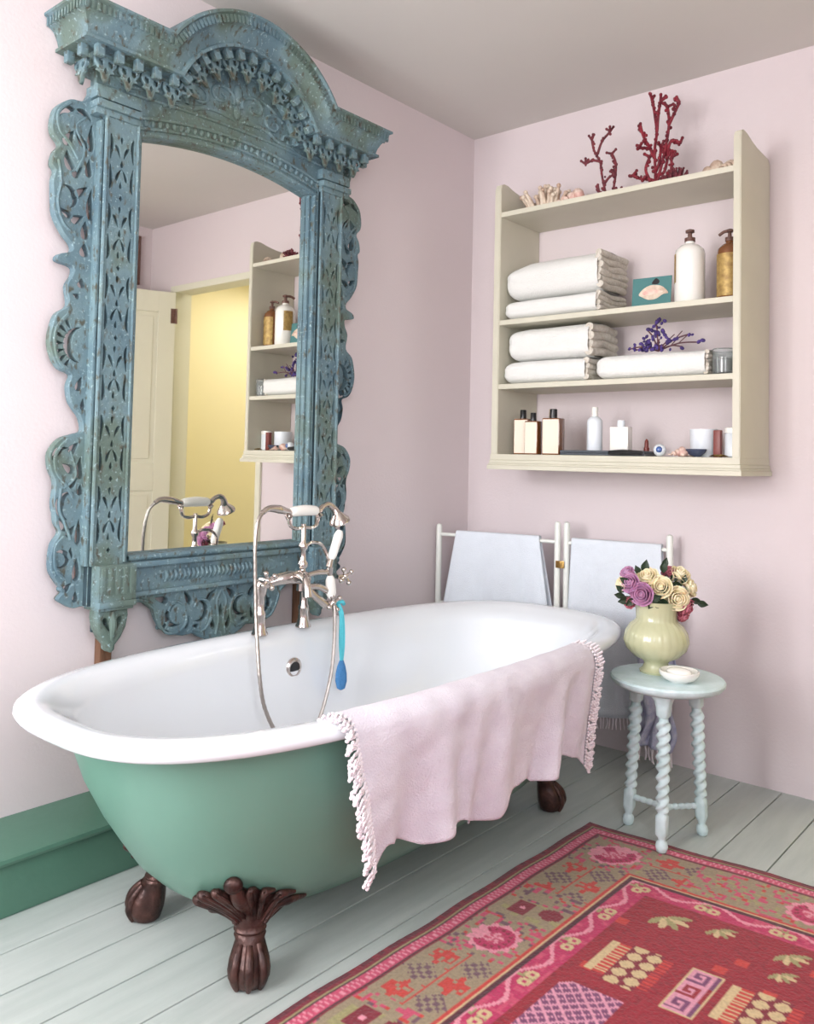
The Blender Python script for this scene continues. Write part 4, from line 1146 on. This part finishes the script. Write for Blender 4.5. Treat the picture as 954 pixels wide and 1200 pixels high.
# roses
def rose(label, c, r_, m, facing, seed):
    t = thing('rose', label, 'flower', c, 0, 'roses in the vase'); rs = random.Random(seed)
    Zax = Vector(facing).normalized(); q = Zax.to_track_quat('Z', 'Y').to_matrix().to_4x4()
    bm = B()
    ball(bm, (0, 0, .0), r_*.26, 1, 1, 1.3, 12)
    for ringi, (n, rad, hgt, wdt, open_) in enumerate(((3, .16, .62, 1.7, .0), (3, .34, .62, 1.5, .04), (4, .5, .6, 1.35, .18), (5, .7, .52, 1.15, .36), (6, .88, .38, 1.05, .6))):
        for k in range(n):
            a0 = 2*PI*k/n+ringi*.7+rs.random()*.3
            def pf(uu, v, a0=a0, n=n, rad=rad, hgt=hgt, wdt=wdt, open_=open_):
                a = a0+(uu-.5)*wdt*2*PI/n*1.25; e = math.sin(PI*uu)**.35
                rr = r_*(rad*.35+(rad*.65+open_*.25*v*v)*math.sin(min(1, v*1.1)*PI/2))
                z = r_*(-.55+(hgt+.5)*v*e-open_*.28*v**4)
                return Vector((rr*math.cos(a), rr*math.sin(a), z))
            grid(bm, 9, 7, pf)
    bmesh.ops.transform(bm, matrix=q, verts=bm.verts)
    o = obj('bloom', bm, m, t, angle=80); md_ = o.modifiers.new('thick', 'SOLIDIFY'); md_.thickness = .0012
    # stem reaching into the vase neck
    tgt = Vector((VX, VY, TZ+.19))-Vector(c); dirn = Vector(c)-Vector((VX, VY, TZ+VH))
    bm = B(); tube(bm, [-Zax*r_*.4, tgt*.5-Zax*r_*.4+Vector((0, 0, .004)), tgt+Vector((dirn.x*.15, dirn.y*.15, 0))], .003, 6, 5); obj('stem', bm, M_stem, t)
    return t
rt = r2  # image right direction
nf = Vector((CAM[0]-VX, CAM[1]-VY, 0)).normalized()   # towards camera
VH = .238
def at(px_, pz, dep):   # px_ to the right, pz above the vase rim, dep towards the camera (metres)
    return Vector((VX, VY, TZ+VH))+Vector((rt.x, rt.y, 0))*px_+Vector((0, 0, pz))+nf*dep
RS = [
 ('big open cream rose at front right of the bouquet', (.062, .012, .055), .036, M_rc, (.3, .0, 1)),
 ('cream rose at the centre of the bouquet', (.012, .045, .05), .034, M_rc, (.0, .4, 1)),
 ('cream rose left of centre at the top of the bouquet', (-.03, .072, .02), .034, M_rc, (-.2, .8, .7)),
 ('pale cream rose at the top right of the bouquet', (.075, .08, -.01), .03, M_rc, (.4, .8, .6)),
 ('cream rose at the far right edge of the bouquet', (.108, .04, .01), .028, M_rc, (.9, .3, .5)),
 ('small cream rose at the far left edge of the bouquet', (-.112, .045, .0), .022, M_rc, (-1, .3, .5)),
 ('open mauve rose low at the front left of the bouquet', (-.045, .022, .055), .034, M_rp, (-.3, .1, 1)),
 ('mauve rose above the low mauve one, left side', (-.083, .052, .025), .03, M_rp, (-.6, .4, .7)),
 ('small mauve rose at the upper left of the bouquet', (-.095, .082, -.01), .022, M_rp, (-.6, .9, .4)),
 ('rose-pink bloom drooping over the right side of the vase', (.092, -.022, .03), .030, M_rk, (.7, -.4, .6)),
 ('dusky pink rose at the back top between cream roses', (.04, .085, -.03), .024, M_rk, (.1, 1, .4)),
 ('tiny pink rose hanging at the lower left of the bouquet', (-.088, -.01, .03), .018, M_rk, (-.7, -.4, .6)),
 ('small pink bloom low against the right of the vase neck', (.086, -.05, .02), .02, M_rk, (.6, -.6, .5)),
]
for k, (lab, (a, b_, c), rr, m, fc) in enumerate(RS):
    f_ = Vector((rt.x, rt.y, 0))*fc[0]+Vector((0, 0, 1))*fc[1]+nf*fc[2]
    rose(lab, at(a*1.05, b_*1.05, c), rr*1.12, m, f_, k)
# foliage
fo = thing('rose_foliage', 'dark green rose leaves filling the gaps between the blooms', 'leaves', at(0, 0, 0))
bm = B(); base = at(0, 0, 0); rs = random.Random(9)
LV = [((-.1, .0, .03), (-.5, -.1)), ((-.115, .015, .03), (-1, .1)), ((-.06, .09, .0), (-.5, .9)), ((-.04, .1, .0), (.2, 1)), ((.022, .1, .0), (.1, 1)), ((.026, .115, .0), (.3, 1)), ((.02, .04, .05), (1, .1)), ((.04, .05, .04), (.9, .3)), ((.06, .055, .03), (1, -.1)),
      ((-.01, .01, .06), (.8, .3)), ((.0, -.005, .06), (.9, -.2)), ((-.012, .0, .055), (-.5, -.8)), ((.09, .06, .01), (.2, 1)), ((.1, .0, .02), (.4, -.9)), ((.145, -.01, .0), (1, -.2)), ((.125, .0, .0), (1, -.25)), ((-.08, .0, .04), (-.6, -.5)), ((-.1, .06, .02), (-.9, .5)), ((.02, .0, .05), (.5, -.5)), ((.055, .07, -.01), (.7, .8)), ((-.02, .03, .03), (0, 1)), ((.04, .02, .03), (0, 1)), ((.08, .02, .02), (0, 1)), ((-.06, .03, .02), (0, 1)), ((.0, .06, .0), (0, 1)), ((-.115, .03, .01), (-.8, .6))]
for (p, d) in LV:
    c = at(*p)-base; dd = (Vector((rt.x, rt.y, 0))*d[0]+Vector((0, 0, 1))*d[1]).normalized(); sd_ = dd.cross(nf).normalized(); L = .034+.012*rs.random(); tw = rs.uniform(-.4, .4)
    V = grid(bm, 7, 5, lambda uu, v: c+dd*(uu-.3)*L+sd_*(v-.5)*L*.62*math.sin(PI*min(.98, max(.03, uu))**.8)+nf*(.006*math.sin(uu*3)+tw*.012*(v-.5)+abs(v-.5)*.008))
tube(bm, [at(.11, -.005, .0)-base, at(.14, -.01, .0)-base, at(.165, -.016, 0)-base], .002, 6, 4)
for p in ((-.11, .01, .02), (.14, -.01, 0), (.03, .08, 0), (-.05, .08, 0), (.0, .03, .03)):
    tube(bm, [at(0, -.03, 0)-base, at(p[0]*.5, p[1]*.5, p[2])-base, at(*p)-base], .002, 5, 4)
obj('leaves', bm, M_leaf, fo, angle=80)

# white dish on the table
ds = thing('soap_dish', 'round white ceramic dish on the side table in front of the vase', 'dish', (1.348, -.70, TZ))
bm = B(); lathe(bm, [(.03, 0), (.034, .004), (.052, .012), (.062, .026), (.062, .034), (.058, .036), (.05, .028), (.03, .022), (.001, .02)], 40); obj('dish_body', bm, M_porcelain, ds)
bm = B(); ball(bm, (0, 0, .031), .04, 1, .75, .33, 18); obj('soap_bar', bm, M_porcelain, ds)

# ------------------------------------------------------------------ rug (woven pattern as vertex colours)
RC = (1.055, -.7316)
Ld = Vector((-.01455, -.99989, 0)); Td = Vector((.9975, .0711, 0))
RU, RV, st = 1.45, 2.3, .005
NU, NV = int(RU/st)+1, int(RV/st)+1
c_mar = lin(92, 22, 38); c_dred = lin(120, 20, 40); c_red = lin(142, 14, 36); c_pink = lin(190, 66, 98); c_hot = lin(176, 30, 84); c_beige = lin(146, 129, 103)
c_lp = lin(214, 136, 152); c_or = lin(186, 52, 44); c_gr = lin(104, 72, 84); c_crm = lin(196, 172, 130); c_pur = lin(112, 56, 96); c_pl = lin(206, 140, 160); c_dk = lin(70, 24, 36); c_ol = lin(150, 142, 96)
def pat(uu, v):
    """uu inward from the left edge, v from the top edge (metres)"""
    h = lambda a, b_: (math.sin(a*127.1+b_*311.7)*43758.5453) % 1
    m_ = min(uu, v); al = v if uu < v else uu      # distance from edge, distance along it
    al2 = al
    if m_ < .018: return c_mar if h(int(al/.02), 1) > .2 else c_dred
    if m_ < .03: return c_dred
    if m_ < .034: return c_ol
    if m_ < .04: return c_dk
    if m_ < .066:
        k = (al/.016) % 1; q = (m_-.04)/.026
        return c_lp if (k < .35 and .25 < q < .8) or (.35 <= k < .6 and q < .3) else c_pink
    if m_ < .073: return c_dk
    if m_ < .08: return c_dred
    if m_ < .265:
        # beige floral border
        bc = (m_-.172)
        # corner flower and repeats
        for fc in ((.187 if uu < v else .187), .80, 1.40, 2.0):
            d1 = al-fc
            if m_ == v and uu >= v: d1 = al-(fc if fc < .3 else fc-.066)
            rr = math.hypot(d1, bc*1.05); an = math.atan2(bc, d1)
            if rr < .066*(1+.07*math.cos(12*an)):
                if rr > .054: return c_lp
                if rr > .026:
                    if -2.2 < (an if uu < v else an) < -.9: return c_lp
                    return c_dred if (rr > .036 and math.cos(14*an) > .2 and rr < .046) else c_hot
                return c_lp if math.cos(5*an+rr*120) > 0 else c_pink
        # chequer motif blocks between flowers
        ph = (al-.187) % .613
        if uu >= v and al > .5: ph = (al-.187+.066) % .613
        if (ph > .1 and ph < .31 and uu < v and al < .5) or (.1 < ph < .22 and uu >= v) or (ph > .10 and ph < .35 and uu < v and al > .8):
            rb = int((m_-.085)/.09); cb = int((ph-.1)/.085); cu_ = ((m_-.085) % .09)/.09-.5; cv = ((ph-.1) % .085)/.085-.5
            d = abs(cu_)+abs(cv)
            orr = (rb+cb) % 2 == 0
            if max(abs(cu_), abs(cv)) > .46 and abs(m_-.172) < .007: return c_or
            if orr:
                if d < .46+.1*math.cos(6*math.atan2(cu_, cv)) : return c_or if h(int(uu/.01), int(v/.01)) > .15 else c_beige
            else:
                if d < .52 and (int(uu/.0125)+int(v/.0125)) % 2 == 0: return c_gr
            return c_beige
        if uu < v and .40 < ph < .5:
            # rectangles with pale surround
            a_, b_ = m_-.145, ph-.44
            if abs(a_) < .025 and abs(b_) < .036: return c_lp if math.hypot(a_, b_) < .008 else c_dred
            a_, b_ = m_-.222, ph-.43
            if abs(a_) < .028 and abs(b_) < .022+.008*math.cos(a_*90): return c_dred
            return c_beige if h(int(uu/.02), int(v/.02)) > .2 else c_ol
        # stippled field
        a_, b_ = int(uu/.012), int(v/.012)
        hh = h(a_, b_)
        if hh > .80: return c_pink
        if hh > .68: return c_gr if uu < v else c_ol
        if hh > .62: return c_or
        return c_beige
    if m_ < .272: return c_or
    if m_ < .277: return c_crm
    if m_ < .291: return c_dk if m_ > .283 else c_mar
    if m_ < .36:
        # magenta inner border with linked eights
        for q in range(12):
            fc = .325+.19*q+(.0 if uu < v else -.0)
            for s in (-1, 1):
                rr = math.hypot(al-fc-s*.017, (m_-.327))
                if .007 < rr < .0165: return c_crm
                if rr <= .007: return c_hot
        k = (al+.08) % .19
        if abs(m_-.31-.02*math.sin(al*33)) < .006: return c_lp
        if k < .03 and m_ < .345: return c_ol if h(int(uu/.01), int(v/.01)) > .4 else c_hot
        return c_hot if h(int(uu/.014), int(v/.014)) > .25 else c_pink
    # ---- red field
    def leaf(cu_, cv, L, w, a):
        x, y = uu-cu_, v-cv; xx = x*math.cos(a)+y*math.sin(a); yy = -x*math.sin(a)+y*math.cos(a)
        return (xx/L)**2+(yy/w)**2 < 1
    for (pu, pv, sc_) in ((.45, .43, 1.15), (.575, .405, .8), (.745, .415, .9), (.755, .51, .7), (.95, .43, 1), (1.15, .41, .9), (.45, 1.25, 1), (.44, 1.75, 1.1), (1.3, .6, 1)):
        for k in range(5):
            a = -1.2+k*.6; 
            if leaf(pu+.03*sc_*math.cos(a+.8), pv+.03*sc_*math.sin(a+.8), .026*sc_, .009*sc_, a+.8): return c_crm if k % 2 else c_ol
    # stylised pots / trees
    for (pu, pv) in ((.41, .62), (.70, .62), (.98, .62), (.7, 1.35), (.41, 1.45), (1.0, 1.35)):
        a_, b_ = uu-pu, v-pv
        if -.012 < a_ < .008 and 0 < b_ < .155: return c_crm
        if .008 <= a_ < .04 and 0 < b_ < .155: return c_or if (b_/.014) % 1 > .35 else c_crm
        if .04 <= a_ < .12 and -.01 < b_ < .175:
            rr = math.hypot(((a_-.04) % .04)/.04-.5, (((b_+(.0 if int((a_-.04)/.04) % 2 else .02)) % .04)/.04-.5))
            return c_crm if rr < .40 else c_dred
        if .12 <= a_ < .145 and .0 < b_ < .16: return c_or if (b_/.014) % 1 > .4 else c_red
    # greek key panels
    for (pu, pv) in ((.592, .61), (.88, .61), (.592, 1.33)):
        a_, b_ = uu-pu, v-pv
        if 0 < a_ < .078 and 0 < b_ < .2:
            if a_ < .007 or a_ > .071 or b_ < .007 or b_ > .193: return c_crm
            q = int((a_-.007)/.009), int(((b_-.007) % .062)/.009)
            key = ["1111110", "1000010", "1011010", "1001010", "1111010", "0000010", "1111110"]
            i_, j_ = min(q[0], 6), min(q[1], 6)
            return c_pl if key[j_][i_] == '1' else (c_pur if int(b_/.066) != 1 else c_red)
    # lattice panel
    for (pu, pv) in ((.385, .84), (.70, .9), (.385, 1.95)):
        a_, b_ = uu-pu, v-pv
        if 0 < a_ < .15 and 0 < b_ < .26 and not (a_+b_ < .03):
            k1 = ((a_+b_)/.028) % 1; k2 = ((a_-b_)/.028) % 1
            return c_pl if k1 < .28 or k2 < .28 else c_pur
    if h(int(uu/.03), int(v/.03)) > .96: return c_or
    return c_red if h(int(uu/.01), int(v/.006)) > .2 else lin(128, 14, 34)
me = bpy.data.meshes.new('rug_pile')
verts = []; cols = []
for i in range(NU):
    for j in range(NV):
        uu, v = i*st, j*st
        e = min(uu, v, 1)
        wob = .002*math.sin(v*9)+.002*math.sin(v*23+1); wob2 = .005*math.sin(uu*8)+.003*math.sin(uu*21)
        p = Vector((RC[0], RC[1], 0))+Td*(uu+wob*max(0, 1-uu/.3))+Ld*(v+wob2*max(0, 1-v/.3))
        z = .0068+.0006*noise.noise((uu*60, v*60, 0))
        if i == 0 or j == 0 or i == NU-1 or j == NV-1: z = .001
        verts.append((p.x, p.y, z)); cols.append(pat(uu, v))
faces = [(i*NV+j, i*NV+j+1, (i+1)*NV+j+1, (i+1)*NV+j) for i in range(NU-1) for j in range(NV-1)]
me.from_pydata(verts, [], faces)
ca = me.color_attributes.new('weave', 'FLOAT_COLOR', 'POINT')
flat = [c for q in cols for c in q]
ca.data.foreach_set('color', flat)
m_rug, nt, b = new_mat('woven_wool_rug'); at_ = nt.nodes.new('ShaderNodeAttribute'); at_.attribute_name = 'weave'
tc = nt.nodes.new('ShaderNodeTexCoord')
nz = nt.nodes.new('ShaderNodeTexNoise'); nz.inputs['Scale'].default_value = 120; nt.links.new(tc.outputs['Object'], nz.inputs['Vector'])
hsv = nt.nodes.new('ShaderNodeHueSaturation'); mr = nt.nodes.new('ShaderNodeMapRange'); mr.inputs[3].default_value = .7; mr.inputs[4].default_value = 1.3
nt.links.new(nz.outputs[0], mr.inputs[0]); nt.links.new(mr.outputs[0], hsv.inputs['Value']); nt.links.new(at_.outputs['Color'], hsv.inputs['Color']); nt.links.new(hsv.outputs[0], b.inputs['Base Color'])
b.inputs['Roughness'].default_value = .95; b.inputs['Sheen Weight'].default_value = .2
bp = nt.nodes.new('ShaderNodeBump'); bp.inputs['Strength'].default_value = .5; bp.inputs['Distance'].default_value = .004; nt.links.new(nz.outputs[0], bp.inputs['Height']); nt.links.new(bp.outputs[0], b.inputs['Normal'])
me.validate()
rg = obj('rug', me, m_rug)
tag(rg, 'red patterned woven rug with pink flowers and beige borders on the floorboards', 'rug')

# ------------------------------------------------------------------ light
w = bpy.data.worlds.new('world'); SC.world = w; w.use_nodes = True
nt = w.node_tree; bg = nt.nodes['Background']
sky = nt.nodes.new('ShaderNodeTexSky'); sky.sky_type = 'NISHITA'; sky.sun_elevation = math.radians(38); sky.sun_rotation = math.radians(200); sky.sun_disc = False; sky.air_density = 1; 
nt.links.new(sky.outputs[0], bg.inputs[0]); bg.inputs[1].default_value = .25
def area(name, loc, rot, sx, sy, energy, col):
    l = bpy.data.lights.new(name, 'AREA'); l.shape = 'RECTANGLE'; l.size = sx; l.size_y = sy; l.energy = energy; l.color = col
    o = bpy.data.objects.new(name, l); COL.objects.link(o); o.location = loc; o.rotation_euler = rot; return o
for (a, bb) in WIN:
    area('window_and_fill_light', ((a+bb)/2, RY-.16, (WZ0+WZ1)/2), (math.radians(90), 0, 0), bb-a, WZ1-WZ0, 66, (.99, .985, 1))
area('window_and_fill_light', (RW+.16, (RWY0+RWY1)/2, (RWZ0+RWZ1)/2), (0, math.radians(90), 0), RWZ1-RWZ0, RWY1-RWY0, 62, (.96, .98, 1))  # added fill light, shining through the made-up right-wall window
area('hallway_light', (2.2, 1.0, 2.55), (0, 0, 0), .9, .9, 15, (1, .96, .9))
SC.view_settings.view_transform = 'Standard'; SC.view_settings.look = 'None'; SC.view_settings.gamma = 1
SC.view_settings.use_curve_mapping = False; SC.view_settings.exposure = .2
